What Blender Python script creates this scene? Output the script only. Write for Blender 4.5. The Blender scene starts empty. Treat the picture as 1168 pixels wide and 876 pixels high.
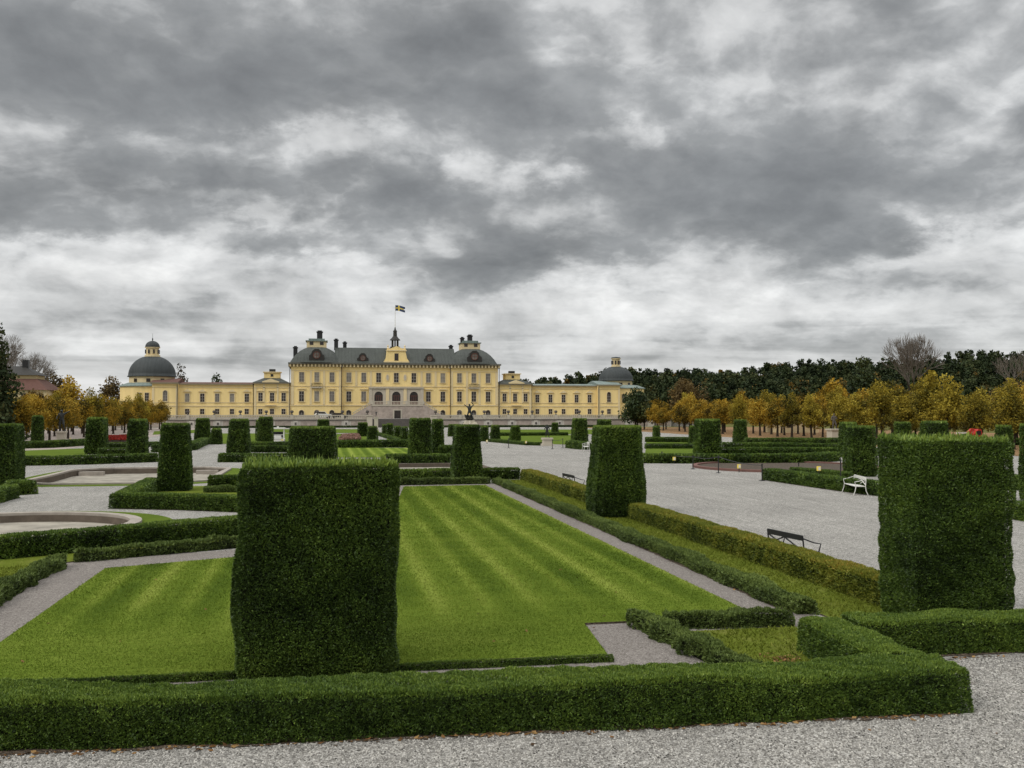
import bpy, bmesh, math, random
import numpy as np
from mathutils import Vector

R = math.radians
S = bpy.context.scene
COL = S.collection
RNG = np.random.default_rng(11)
random.seed(5)

# ---------------------------------------------------------------- camera, sky, sun, exposure
F_PX, CAM_H, YAW, TILT = 1112.0, 4.1, R(10.7), math.atan(31 / 1112)
cam = bpy.data.objects.new('camera', bpy.data.cameras.new('camera'))
COL.objects.link(cam)
cam.location = (0, 0, CAM_H)
cam.rotation_euler = (R(90) + TILT, 0, -YAW)
cam.data.sensor_fit = 'HORIZONTAL'
cam.data.sensor_width = 36
cam.data.lens = 36 * F_PX / 1168
cam.data.clip_end = 5000
S.camera = cam

S.view_settings.view_transform = 'Standard'
S.view_settings.look = 'None'
S.view_settings.exposure = 0.42
S.view_settings.gamma = 1.0
S.view_settings.use_curve_mapping = False

SUN_AZ, SUN_EL = R(-118), R(40)            # azimuth measured from the garden axis (+Y), clockwise positive
sun = bpy.data.objects.new('sun', bpy.data.lights.new('sun', 'SUN'))
COL.objects.link(sun)
sun.data.energy = 1.0
sun.data.angle = R(25)
sun.data.color = (1.0, 0.96, 0.9)
sd = Vector((math.sin(SUN_AZ) * math.cos(SUN_EL), math.cos(SUN_AZ) * math.cos(SUN_EL), math.sin(SUN_EL)))
sun.rotation_euler = sd.to_track_quat('Z', 'Y').to_euler()

W = bpy.data.worlds.new('World')
S.world = W
W.use_nodes = True


class NT:
    """a few lines of sugar over a node tree"""
    def __init__(s, tree):
        s.t = tree
        s.n = tree.nodes
        s.l = tree.links

    def new(s, typ, **kw):
        n = s.n.new(typ)
        for k, v in kw.items():
            setattr(n, k, v)
        return n

    def put(s, sock, v):
        if isinstance(v, bpy.types.NodeSocket):
            s.l.new(v, sock)
        elif v is not None:
            sock.default_value = v

    def m(s, op, a, b=None, c=None, clamp=False):
        n = s.new('ShaderNodeMath', operation=op, use_clamp=clamp)
        s.put(n.inputs[0], a)
        s.put(n.inputs[1], b)
        s.put(n.inputs[2], c)
        return n.outputs[0]

    def noise(s, vec, scale, detail=4, rough=0.55, dist=0.0):
        n = s.new('ShaderNodeTexNoise')
        s.put(n.inputs['Vector'], vec)
        n.inputs['Scale'].default_value = scale
        n.inputs['Detail'].default_value = detail
        n.inputs['Roughness'].default_value = rough
        n.inputs['Distortion'].default_value = dist
        return n.outputs[0]

    def ramp(s, fac, stops, interp='LINEAR'):
        n = s.new('ShaderNodeValToRGB')
        n.color_ramp.interpolation = interp
        e = n.color_ramp.elements
        while len(e) < len(stops):
            e.new(0.5)
        for k, (p, c) in enumerate(stops):
            e[k].position = p
            e[k].color = (*c, 1) if len(c) == 3 else c
        s.put(n.inputs[0], fac)
        return n.outputs[0]

    def mix(s, fac, a, b, blend='MIX'):
        n = s.new('ShaderNodeMix', data_type='RGBA', blend_type=blend)
        s.put(n.inputs[0], fac)
        s.put(n.inputs[6], a if not isinstance(a, tuple) else (*a, 1))
        s.put(n.inputs[7], b if not isinstance(b, tuple) else (*b, 1))
        return n.outputs[2]

    def xyz(s, x, y, z):
        n = s.new('ShaderNodeCombineXYZ')
        s.put(n.inputs[0], x); s.put(n.inputs[1], y); s.put(n.inputs[2], z)
        return n.outputs[0]


def build_sky():
    k = NT(W.node_tree)
    k.n.clear()
    tc = k.new('ShaderNodeTexCoord').outputs['Generated']
    sep = k.new('ShaderNodeSeparateXYZ')
    k.l.new(tc, sep.inputs[0])
    x, y, z = sep.outputs
    zc = k.m('MAXIMUM', z, 0.0)
    # the cloud deck overhead, flattened towards the horizon
    den = k.m('ADD', zc, 0.40)
    qx, qy = k.m('DIVIDE', x, den), k.m('DIVIDE', y, den)
    w1 = k.noise(k.xyz(qx, qy, 4.0), 2.6, 5, 0.55)
    w2 = k.noise(k.xyz(qx, qy, 9.0), 2.6, 5, 0.55)
    pw = k.xyz(k.m('MULTIPLY_ADD', w1, 0.22, qx), k.m('MULTIPLY_ADD', w2, 0.22, qy), 0.0)
    big = k.noise(pw, 1.9, 8, 0.52)
    mid = k.noise(k.xyz(qx, qy, 30.0), 4.4, 9, 0.59)
    rid = k.m('ABSOLUTE', k.m('SUBTRACT', k.noise(pw, 3.3, 7, 0.52), 0.5))
    fine = k.noise(pw, 15.0, 6, 0.55)
    # azimuth and elevation of the big cloud masses of this day
    az = k.m('ARCTAN2', x, y)
    el = k.m('ARCSINE', z)
    wx = k.noise(k.xyz(qx, qy, 14.0), 3.2, 8, 0.62)
    wy = k.noise(k.xyz(qx, qy, 19.0), 3.2, 8, 0.62)
    az = k.m('ADD', az, k.m('MULTIPLY', k.m('SUBTRACT', wx, 0.5), 0.30))
    el = k.m('ADD', el, k.m('MULTIPLY', k.m('SUBTRACT', wy, 0.5), 0.14))
    masses = [  # azimuth deg, elevation deg, half-widths deg, strength (dark < 0)
        (-4, 18.3, 12, 2.6, -.20), (9.5, 18.6, 9, 3.0, -.27), (-13.5, 17.6, 8, 3.0, -.20), (24.5, 13.2, 5.2, 2.6, -.30), (20, 18.2, 4, 1.6, -.12),
        (28.5, 10.4, 7, 1.7, -.26), (5, 12.6, 3.0, 1.6, -.27), (15.0, 13.1, 3.6, 1.5, -.20), (-11, 12.6, 8, 1.2, -.16), (-14, 10.2, 7, .8, -.12), (36, 20, 8, 3.4, -.10),
        (12, 9.0, 7, 1.2, -.20), (0, 10.2, 5, .8, -.10), (-16, 23.5, 6, 1.6, .13), (28, 21.8, 9, 2.2, .03), (18.5, 20.3, 2.5, 1.2, .06), (37, 14.5, 5, 2.0, .04),
        (10.5, 13.6, 2.2, .9, .22), (-4, 14.9, 7, .8, .17), (17.0, 15.8, 4, .7, .15), (31, 17.6, 5, .7, .06), (13, 6.4, 6, 1.0, .22), (25, 5.8, 7, .8, .24),
        (-4, 11.4, 6, .6, .12), (-1, 8.6, 7, .8, .13), (-12, 6.8, 9, .8, .22), (35, 8.0, 5, .8, .20), (36, 5.2, 4, 1.2, .12), (-14, 8.6, 5, .5, .10),
        (22, 3.5, 9, .6, -.10), (-14, 4.6, 8, .6, -.04), (4, 4.7, 5, .8, .18), (-14, 2.0, 8, 1.0, .24), (4, 2.2, 10, 1.2, .12), (32, 2.0, 6, .8, .05)]
    tot = k.m('MULTIPLY_ADD', k.m('SUBTRACT', big, 0.5), 0.45, 0.46)
    tot = k.m('ADD', tot, k.m('MULTIPLY', k.m('SUBTRACT', mid, 0.5), 0.62))
    tot = k.m('ADD', tot, k.m('MULTIPLY', k.m('SUBTRACT', 0.10, rid), 1.0))
    tot = k.m('ADD', tot, k.m('MULTIPLY', k.m('SUBTRACT', fine, 0.5), 0.30))
    for (a, e, ra, re, amp) in masses:
        da = k.m('DIVIDE', k.m('SUBTRACT', az, R(a)), R(ra))
        de = k.m('DIVIDE', k.m('SUBTRACT', el, R(e)), R(re))
        r2 = k.m('ADD', k.m('MULTIPLY', da, da), k.m('MULTIPLY', de, de))
        tot = k.m('MULTIPLY_ADD', k.m('EXPONENT', k.m('MULTIPLY', r2, -0.8)), amp, tot)
    tot = k.m('MULTIPLY_ADD', k.m('SUBTRACT', tot, 0.45), 0.92, 0.49)
    # the far deck seen edge-on near the horizon is pale and calm
    low = k.m('SUBTRACT', 1.0, k.m('MULTIPLY', k.m('SUBTRACT', z, 0.035), 9.0, clamp=True))
    lay = k.noise(k.xyz(k.m('MULTIPLY', k.m('ARCTAN2', x, y), 2.2), k.m('MULTIPLY', z, 34.0), 3.0), 1.6, 5, 0.55, 0.4)
    calm = k.m('MULTIPLY_ADD', k.m('SUBTRACT', lay, 0.5), 0.85, 0.605)
    mixf = k.new('ShaderNodeMix', data_type='FLOAT')
    k.put(mixf.inputs[0], k.m('MULTIPLY', low, 0.72))
    k.put(mixf.inputs[2], tot)
    k.put(mixf.inputs[3], calm)
    tot = mixf.outputs[0]
    cloud = k.ramp(tot, [(0.0, (.11, .114, .118)), (0.28, (.168, .174, .178)), (0.42, (.215, .221, .224)), (0.50, (.295, .301, .303)), (0.585, (.43, .435, .435)), (0.74, (.56, .563, .56)), (0.92, (.72, .72, .71))])
    # the lumpy underside of each cloud
    rel = k.noise(k.xyz(k.m('MULTIPLY_ADD', w2, 0.5, qx), k.m('MULTIPLY_ADD', w1, 0.5, qy), 44.0), 4.2, 7, 0.56)
    rel = k.m('MULTIPLY_ADD', k.m('SUBTRACT', rel, 0.5), 1.15, 1.0)
    cloud = k.mix(1.0, cloud, k.xyz(rel, rel, rel), 'MULTIPLY')
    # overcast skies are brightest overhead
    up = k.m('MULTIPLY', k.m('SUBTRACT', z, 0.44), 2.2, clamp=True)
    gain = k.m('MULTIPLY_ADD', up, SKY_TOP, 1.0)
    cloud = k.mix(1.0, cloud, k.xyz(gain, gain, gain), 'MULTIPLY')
    sky = k.new('ShaderNodeTexSky', sky_type='NISHITA')
    sky.sun_disc = False
    sky.sun_elevation = SUN_EL
    sky.sun_rotation = SUN_AZ
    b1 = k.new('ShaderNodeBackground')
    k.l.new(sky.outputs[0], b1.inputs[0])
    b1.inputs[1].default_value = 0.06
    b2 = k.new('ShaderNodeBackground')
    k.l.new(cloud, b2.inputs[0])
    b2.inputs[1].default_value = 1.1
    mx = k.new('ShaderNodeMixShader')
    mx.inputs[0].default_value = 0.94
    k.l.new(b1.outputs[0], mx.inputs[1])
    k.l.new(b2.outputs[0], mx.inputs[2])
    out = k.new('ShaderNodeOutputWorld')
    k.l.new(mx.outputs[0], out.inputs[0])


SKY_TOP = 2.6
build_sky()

# ---------------------------------------------------------------- where a pixel of the photograph meets the ground


def ray(px, py):
    a = (px - 584) / F_PX
    b = -(py - 438) / F_PX
    c, s = math.cos(TILT), math.sin(TILT)
    f, u = c - s * b, s + c * b
    return f * math.sin(YAW) + a * math.cos(YAW), f * math.cos(YAW) - a * math.sin(YAW), u


def G(px, py, z=0.0):
    x, y, u = ray(px, py)
    t = (z - CAM_H) / u
    return x * t, y * t


def depth(x, y):
    return x * math.sin(YAW) + y * math.cos(YAW)


def height_at(x, y, py):
    """height above ground of a point standing over (x, y) seen at pixel row py"""
    return CAM_H + depth(x, y) * (469 - py) / F_PX


# ---------------------------------------------------------------- materials
MATS = {}


def material(name):
    m = bpy.data.materials.new(name)
    m.use_nodes = True
    MATS[name] = m
    k = NT(m.node_tree)
    b = k.n['Principled BSDF']
    return m, k, b


def set_spec(b, rough, spec=0.3, metal=0.0):
    b.inputs['Roughness'].default_value = rough
    b.inputs['Specular IOR Level'].default_value = spec
    b.inputs['Metallic'].default_value = metal


def bump(k, b, h, strength=0.4, dist=0.02):
    n = k.new('ShaderNodeBump')
    n.inputs['Strength'].default_value = strength
    n.inputs['Distance'].default_value = dist
    k.put(n.inputs['Height'], h)
    k.l.new(n.outputs[0], b.inputs['Normal'])


def world_pos(k):
    return k.new('ShaderNodeNewGeometry').outputs['Position']


def leaf_mat(name, stops, rough=0.6, spec=0.2, rnd=0.0, trans=0.0):
    m, k, b = material(name)
    f = k.new('ShaderNodeAttribute', attribute_name='tint').outputs['Fac']
    if rnd:
        o = k.new('ShaderNodeObjectInfo').outputs['Random']
        f = k.m('MULTIPLY_ADD', k.m('SUBTRACT', o, 0.5), rnd, f)
    c = k.ramp(f, stops)
    k.l.new(c, b.inputs['Base Color'])
    set_spec(b, rough, spec)
    if trans:
        t = k.new('ShaderNodeBsdfTranslucent')
        k.l.new(c, t.inputs[0])
        mx = k.new('ShaderNodeMixShader')
        mx.inputs[0].default_value = trans
        k.l.new(b.outputs[0], mx.inputs[1])
        k.l.new(t.outputs[0], mx.inputs[2])
        k.l.new(mx.outputs[0], k.n['Material Output'].inputs[0])
    return m


def speckle_mat(name, dark, mid, light, cell=60.0, patch=0.25, rough=0.95, bstr=0.6, patch_amt=0.25, bdist=0.012, tracks=0.0):
    """crushed stone: one colour per stone, soft patches of damp and wear, bump"""
    m, k, b = material(name)
    pos = world_pos(k)
    v = k.new('ShaderNodeTexVoronoi')
    k.l.new(pos, v.inputs['Vector'])
    v.inputs['Scale'].default_value = cell
    sp = k.new('ShaderNodeSeparateColor')
    k.l.new(v.outputs['Color'], sp.inputs[0])
    n2 = k.noise(pos, 9.0, 5, 0.7)
    f = k.m('ADD', k.m('MULTIPLY', sp.outputs[0], 0.62), k.m('MULTIPLY', n2, 0.38))
    c = k.ramp(f, [(0.12, dark), (0.5, mid), (0.88, light)])
    pt = k.noise(pos, patch, 6, 0.62, 0.4)
    sh = k.m('MULTIPLY_ADD', k.m('SUBTRACT', pt, 0.5), patch_amt * 2, 1.0)
    if tracks:                                            # rake and wheel marks along the walk
        stv = k.new('ShaderNodeVectorMath', operation='MULTIPLY')
        k.l.new(pos, stv.inputs[0])
        stv.inputs[1].default_value = (2.4, 0.16, 1)
        tr_ = k.noise(stv.outputs[0], 1.0, 6, 0.62, 0.5)
        sm = k.noise(pos, 4.5, 6, 0.75)
        sh = k.m('ADD', sh, k.m('ADD', k.m('MULTIPLY', k.m('SUBTRACT', tr_, 0.5), tracks), k.m('MULTIPLY', k.m('SUBTRACT', sm, 0.5), tracks * 1.6)))
    c = k.mix(1.0, c, k.xyz(sh, sh, sh), 'MULTIPLY')
    k.l.new(c, b.inputs['Base Color'])
    set_spec(b, rough, 0.2)
    bump(k, b, k.m('SUBTRACT', n2, v.outputs['Distance']), bstr, bdist)
    return m


def grass_mat(name, dark, mid, light, stripe=0.0, period=1.9, yellow=None, edge=0.0):
    m, k, b = material(name)
    pos = world_pos(k)
    sp = k.new('ShaderNodeSeparateXYZ')
    k.l.new(pos, sp.inputs[0])
    fine = k.noise(pos, 24.0, 6, 0.8)
    st = k.new('ShaderNodeVectorMath', operation='MULTIPLY')
    k.l.new(pos, st.inputs[0])
    st.inputs[1].default_value = (1.5, 10.0, 1)
    mid_n = k.noise(st.outputs[0], 1.0, 5, 0.65)
    big = k.noise(pos, 0.33, 5, 0.6, 0.6)
    f = k.m('ADD', k.m('MULTIPLY', fine, 0.42), k.m('ADD', k.m('MULTIPLY', mid_n, 0.28), k.m('MULTIPLY', big, 0.30)))
    if stripe:  # mowing stripes: the sheen of leaning blades is painted into the colour
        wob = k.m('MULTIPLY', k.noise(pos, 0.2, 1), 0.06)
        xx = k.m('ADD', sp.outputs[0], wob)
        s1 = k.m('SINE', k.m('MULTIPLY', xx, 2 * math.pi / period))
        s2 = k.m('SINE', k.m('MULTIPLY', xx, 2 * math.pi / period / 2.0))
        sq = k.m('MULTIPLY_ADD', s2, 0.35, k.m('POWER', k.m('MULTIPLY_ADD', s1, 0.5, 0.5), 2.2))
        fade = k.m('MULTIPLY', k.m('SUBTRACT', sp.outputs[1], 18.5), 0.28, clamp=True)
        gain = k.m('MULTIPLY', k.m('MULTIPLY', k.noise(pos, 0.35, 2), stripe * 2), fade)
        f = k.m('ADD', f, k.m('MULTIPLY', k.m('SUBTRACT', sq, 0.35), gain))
    c = k.ramp(f, [(0.34, dark), (0.5, mid), (0.66, light)])
    if yellow:
        yn = k.noise(pos, 0.8, 4, 0.65)
        c = k.mix(k.m('MULTIPLY', k.m('SUBTRACT', yn, 0.5), 3.0, clamp=True), c, yellow)
    k.l.new(c, b.inputs['Base Color'])
    set_spec(b, 0.95, 0.03)
    bump(k, b, k.m('ADD', fine, k.m('MULTIPLY', mid_n, 0.5)), 0.9, 0.03)
    return m


def plain_mat(name, col, rough=0.7, spec=0.3, metal=0.0, var=0.12, scale=1.2, bstr=0.0, streak=False):
    """weathered paint, plaster, stone or metal: the colour broken up by stains and streaks"""
    m, k, b = material(name)
    pos = world_pos(k)
    vec = pos
    if streak:
        st = k.new('ShaderNodeVectorMath', operation='MULTIPLY')
        k.l.new(pos, st.inputs[0])
        st.inputs[1].default_value = (1.6, 1.6, 0.25)
        vec = st.outputs[0]
    n = k.noise(vec, scale, 6, 0.65)
    sh = k.m('MULTIPLY_ADD', k.m('SUBTRACT', n, 0.5), var * 2.6, 1.0)
    c = k.mix(1.0, col, k.xyz(sh, sh, sh), 'MULTIPLY')
    k.l.new(c, b.inputs['Base Color'])
    set_spec(b, rough, spec, metal)
    if bstr:
        bump(k, b, k.noise(pos, scale * 12, 5, 0.65), bstr, 0.02)
    return m


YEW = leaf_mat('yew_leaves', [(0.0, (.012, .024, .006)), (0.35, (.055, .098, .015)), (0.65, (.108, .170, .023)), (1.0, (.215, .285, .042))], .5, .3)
BRONZE = leaf_mat('bronze_box_leaves', [(0.0, (.028, .044, .008)), (0.35, (.115, .140, .018)), (0.65, (.20, .21, .026)), (1.0, (.29, .215, .036))], .6, .2)
BOX = leaf_mat('low_box_leaves', [(0.0, (.022, .036, .009)), (0.5, (.090, .130, .028)), (1.0, (.18, .235, .055))], .6, .25)
BIGGREEN = leaf_mat('deep_green_leaves', [(0.0, (.010, .020, .008)), (0.5, (.032, .050, .015)), (1.0, (.075, .085, .025))], .6, .2)
AUTUMN = leaf_mat('autumn_leaves', [(0.0, (.035, .026, .009)), (0.25, (.095, .080, .014)), (0.5, (.245, .158, .018)), (0.75, (.39, .235, .024)), (1.0, (.44, .33, .055))], .7, .1, 0.45, .25)
YELLOW = leaf_mat('yellow_leaves', [(0.0, (.035, .030, .009)), (0.3, (.11, .098, .016)), (0.65, (.28, .21, .024)), (1.0, (.42, .34, .05))], .7, .1, 0.35, .25)
BROWN = leaf_mat('brown_leaves', [(0.0, (.035, .027, .014)), (0.5, (.115, .080, .030)), (1.0, (.20, .135, .045))], .7, .1, 0.5, .1)
PINE = leaf_mat('pine_leaves', [(0.0, (.012, .018, .009)), (0.4, (.028, .042, .016)), (0.75, (.055, .066, .024)), (0.9, (.065, .060, .020)), (1.0, (.14, .09, .02))], .7, .1)
CORE = plain_mat('dark_twigs', (.016, .020, .009), .95, .05, 0, .3, 9)
BARK = plain_mat('bark', (.040, .032, .024), .95, .1, 0, .3, 5, .4)
GRAVEL = speckle_mat('pale_gravel', (.085, .080, .069), (.240, .228, .206), (.50, .48, .44), 46, .22, .95, .8, .34, .012, .7)
PATH = speckle_mat('mauve_gravel', (.085, .073, .064), (.180, .160, .142), (.30, .272, .245), 50, .5, .95, .6, .15)
LAWN = grass_mat('mown_grass', (.056, .092, .010), (.116, .166, .019), (.21, .258, .045), .17, 1.03)
LAWN2 = grass_mat('strip_grass', (.060, .080, .010), (.112, .142, .018), (.17, .195, .043), 0, 1, (.20, .19, .055))
LAWN3 = grass_mat('far_grass', (.050, .080, .010), (.090, .132, .017), (.15, .19, .036))
EARTH = speckle_mat('earth', (.03, .024, .018), (.07, .055, .04), (.13, .10, .075), 30, .3, .95, .6, .3)
LITTER = speckle_mat('leaf_litter', (.075, .045, .022), (.20, .115, .05), (.34, .21, .10), 14, .12, .95, .5, .4)
FIELD = grass_mat('rough_grass', (.05, .06, .02), (.10, .105, .03), (.17, .15, .06), 0, 1, (.18, .11, .04))
COPING = plain_mat('pale_coping_stone', (.31, .275, .235), .85, .2, 0, .38, 2.2, .3)
OLDSTONE = plain_mat('stained_basin_stone', (.105, .085, .066), .9, .1, 0, .5, 1.8, .5)
PONDFLOOR = plain_mat('dry_basin_floor', (.27, .245, .20), .85, .25, 0, .75, 1.1, .3)
PLASTER = plain_mat('yellow_plaster', (.80, .618, .28), .85, .2, 0, .17, .5, 0, True)
PALE = plain_mat('pale_trim', (.66, .54, .32), .85, .2, 0, .1, .6, 0, True)
STONE = plain_mat('grey_sandstone', (.46, .415, .335), .85, .2, 0, .15, .8, .1)
PINK = plain_mat('pink_conglomerate', (.37, .31, .265), .85, .2, 0, .5, 1.1, .1)
DARKSTONE = plain_mat('dark_wet_stone', (.10, .088, .078), .8, .3, 0, .3, .8, .1)
WOODRED = plain_mat('red_brown_joinery', (.10, .035, .022), .5, .4, 0, .2, 1)
FRAMEW = plain_mat('grey_joinery', (.34, .31, .27), .6, .3, 0, .1, 1)
BLACK = plain_mat('black_paint', (.018, .018, .019), .45, .4, 0, .2, 3)
WHITE = plain_mat('white_paint', (.66, .65, .60), .45, .4, 0, .08, 3)
BRONZEM = plain_mat('dark_bronze', (.030, .032, .030), .45, .5, .4, .3, 4)
RED = plain_mat('red_paint', (.42, .028, .018), .4, .5, 0, .2, 3)
GREENP = plain_mat('green_paint', (.05, .25, .09), .5, .4, 0, .2, 3)
TYRE = plain_mat('tyre_rubber', (.02, .02, .02), .8, .2, 0, .2, 5)
BRICKR = plain_mat('dull_red_roof', (.115, .058, .045), .8, .2, 0, .2, .7, 0, True)
LAMPY = plain_mat('yellow_lamp_case', (.80, .62, .10), .5, .3, 0, .05, 5)
CLOTHB = plain_mat('blue_flag_cloth', (.05, .07, .13), .8, .1, 0, .1, 3)
CLOTHY = plain_mat('yellow_flag_cloth', (.65, .50, .10), .8, .1, 0, .1, 3)
REDFLOWER = leaf_mat('red_flowers', [(0.0, (.05, .05, .02)), (0.25, (.13, .02, .015)), (1.0, (.36, .035, .025))], .7, .1)
PINKFLOWER = leaf_mat('faded_pink_flowers', [(0.0, (.05, .06, .02)), (0.4, (.16, .10, .06)), (1.0, (.45, .26, .22))], .7, .1)


def glass_mat(name, col, rough=.12):
    m, k, b = material(name)
    n = k.noise(world_pos(k), .7, 3)
    sh = k.m('MULTIPLY_ADD', k.m('SUBTRACT', n, .5), 1.6, 1.0)
    k.l.new(k.mix(1.0, col, k.xyz(sh, sh, sh), 'MULTIPLY'), b.inputs['Base Color'])
    set_spec(b, rough, .5)
    return m


GLASS_BLIND = glass_mat('pane_with_grey_blind', (.15, .135, .115), .25)
GLASS_CURTAIN = glass_mat('pane_with_pale_curtain', (.25, .225, .18), .25)
GLASS_DARK = glass_mat('dark_pane', (.030, .022, .018), .15)


def roof_mat(name, col, seam=1.0, axis=0):
    """sheet copper with standing seams"""
    m, k, b = material(name)
    pos = world_pos(k)
    sp = k.new('ShaderNodeSeparateXYZ')
    k.l.new(pos, sp.inputs[0])
    f = k.m('FRACT', k.m('MULTIPLY', sp.outputs[axis], seam))
    line = k.m('LESS_THAN', f, 0.16)
    n = k.noise(pos, .5, 6, .65)
    st = k.new('ShaderNodeVectorMath', operation='MULTIPLY')
    k.l.new(pos, st.inputs[0])
    st.inputs[1].default_value = (2.0, .3, .12)
    n2 = k.noise(st.outputs[0], 1.0, 5, .6)
    sh = k.m('ADD', k.m('MULTIPLY_ADD', k.m('SUBTRACT', n, .5), .6, 1.0), k.m('MULTIPLY', k.m('SUBTRACT', n2, .5), .7))
    c = k.mix(1.0, col, k.xyz(sh, sh, sh), 'MULTIPLY')
    k.l.new(c, b.inputs['Base Color'])
    set_spec(b, .65, .3)
    bump(k, b, line, .8, .08)
    return m


COPPER = roof_mat('green_copper_sheet', (.046, .052, .044), 1.1)
DOMEM = roof_mat('dark_dome_sheet', (.040, .046, .046), 1.0)
LEAD = roof_mat('pale_verdigris_sheet', (.17, .21, .19), 1.0)

# ---------------------------------------------------------------- mesh helpers


def link(name, me, parent=None, loc=(0, 0, 0)):
    o = bpy.data.objects.new(name, me)
    COL.objects.link(o)
    o.location = loc
    if parent is not None:
        o.parent = parent
    return o


def tag(o, label=None, cat=None, group=None, kind=None):
    if label: o['label'] = label
    if cat: o['category'] = cat
    if group: o['group'] = group
    if kind: o['kind'] = kind
    return o


def thing(name, loc, label, cat, group=None, rz=0.0):
    e = bpy.data.objects.new(name, None)
    COL.objects.link(e)
    e.empty_display_size = 0.5
    e.location = loc
    e.rotation_euler = (0, 0, rz)
    return tag(e, label, cat, group)


def copy_tree(o, parent=None):
    c = o.copy()
    COL.objects.link(c)
    c.parent = parent
    for ch in list(o.children):
        copy_tree(ch, c)
    return c


class MB:
    """collects faces and links them as ONE mesh object"""
    def __init__(s):
        s.v, s.f, s.m = [], [], []

    def add(s, vs, fs, m=0):
        b = len(s.v)
        s.v.extend([tuple(p) for p in vs])
        for f in fs:
            s.f.append(tuple(b + i for i in f))
            s.m.append(m)
        return s

    def box(s, x0, x1, y0, y1, z0, z1, m=0):
        v = [(x0, y0, z0), (x1, y0, z0), (x1, y1, z0), (x0, y1, z0), (x0, y0, z1), (x1, y0, z1), (x1, y1, z1), (x0, y1, z1)]
        return s.add(v, [(0, 3, 2, 1), (4, 5, 6, 7), (0, 1, 5, 4), (1, 2, 6, 5), (2, 3, 7, 6), (3, 0, 4, 7)], m)

    def bar(s, a, b, w, h=None, m=0, up=(0, 0, 1)):
        a, b = Vector(a), Vector(b)
        d = (b - a).normalized()
        u = Vector(up)
        if abs(d.dot(u)) > .95: u = Vector((0, 1, 0))
        r = d.cross(u).normalized() * w / 2
        t = r.cross(d).normalized() * (h or w) / 2
        v = [a - r - t, a + r - t, a + r + t, a - r + t, b - r - t, b + r - t, b + r + t, b - r + t]
        return s.add(v, [(0, 1, 2, 3), (7, 6, 5, 4), (0, 4, 5, 1), (1, 5, 6, 2), (2, 6, 7, 3), (3, 7, 4, 0)], m)

    def tube(s, pts, rad, n=8, m=0, cap=True):
        pts = [Vector(p) for p in pts]
        if not isinstance(rad, (list, tuple)): rad = [rad] * len(pts)
        vs, fs = [], []
        ref = Vector((0.31, 0.95, 0.05))
        for i, p in enumerate(pts):
            d = (pts[min(i + 1, len(pts) - 1)] - pts[max(i - 1, 0)]).normalized()
            u = d.cross(ref)
            if u.length < .05: u = d.cross(Vector((1, 0, 0)))
            u.normalize()
            w = d.cross(u)
            for k in range(n):
                a = 2 * math.pi * k / n
                vs.append(p + (u * math.cos(a) + w * math.sin(a)) * rad[i])
        for i in range(len(pts) - 1):
            for k in range(n):
                fs.append((i * n + k, i * n + (k + 1) % n, (i + 1) * n + (k + 1) % n, (i + 1) * n + k))
        if cap:
            fs.append(tuple(range(n))[::-1])
            fs.append(tuple((len(pts) - 1) * n + k for k in range(n)))
        return s.add(vs, fs, m)

    def lathe(s, prof, n=16, c=(0, 0), m=0, phase=0.0, sq=None):
        """prof: (radius, z). sq: exponent of a superellipse for squarish plans"""
        vs, fs = [], []
        for r, z in prof:
            for k in range(n):
                a = 2 * math.pi * k / n + phase
                ca, sa = math.cos(a), math.sin(a)
                q = 1.0
                if sq: q = (abs(ca) ** sq + abs(sa) ** sq) ** (-1 / sq)
                vs.append((c[0] + r * q * ca, c[1] + r * q * sa, z))
        for i in range(len(prof) - 1):
            for k in range(n):
                fs.append((i * n + k, i * n + (k + 1) % n, (i + 1) * n + (k + 1) % n, (i + 1) * n + k))
        fs.append(tuple(range(n))[::-1])
        fs.append(tuple((len(prof) - 1) * n + k for k in range(n)))
        return s.add(vs, fs, m)

    def slab(s, poly, z0, z1, m=0, ms=None):
        n = len(poly)
        area = sum(poly[i][0] * poly[(i + 1) % n][1] - poly[(i + 1) % n][0] * poly[i][1] for i in range(n))
        if area < 0: poly = poly[::-1]
        s.add([(x, y, z1) for x, y in poly], [tuple(range(n))], m)
        if z1 > z0:
            v = [(x, y, z0) for x, y in poly] + [(x, y, z1) for x, y in poly]
            s.add(v, [(i, (i + 1) % n, n + (i + 1) % n, n + i) for i in range(n)], m if ms is None else ms)
        return s

    def prism_y(s, poly, y0, y1, m=0):
        """polygon in x, z extruded along y"""
        n = len(poly)
        v = [(x, y0, z) for x, z in poly] + [(x, y1, z) for x, z in poly]
        f = [tuple(range(n)), tuple(range(2 * n - 1, n - 1, -1))] + [(i, n + i, n + (i + 1) % n, (i + 1) % n) for i in range(n)]
        return s.add(v, f, m)

    def build(s, name, mats, parent=None, smooth=False, world=False, tri=False):
        me = bpy.data.meshes.new(name)
        off = Vector((0, 0, 0))
        if parent is not None and world:
            p = parent
            while p is not None:
                off += Vector(p.location)
                p = p.parent
        me.from_pydata([tuple(Vector(v) - off) for v in s.v], [], s.f)
        if not isinstance(mats, (list, tuple)): mats = [mats]
        for m in mats: me.materials.append(m)
        me.polygons.foreach_set('material_index', s.m)
        bm = bmesh.new()
        bm.from_mesh(me)
        if tri:
            bmesh.ops.triangulate(bm, faces=[f for f in bm.faces if len(f.verts) > 4])
        bmesh.ops.recalc_face_normals(bm, faces=bm.faces) if not tri else None
        bm.to_mesh(me)
        bm.free()
        if smooth:
            me.polygons.foreach_set('use_smooth', [True] * len(me.polygons))
        me.update()
        return link(name, me, parent)


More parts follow.
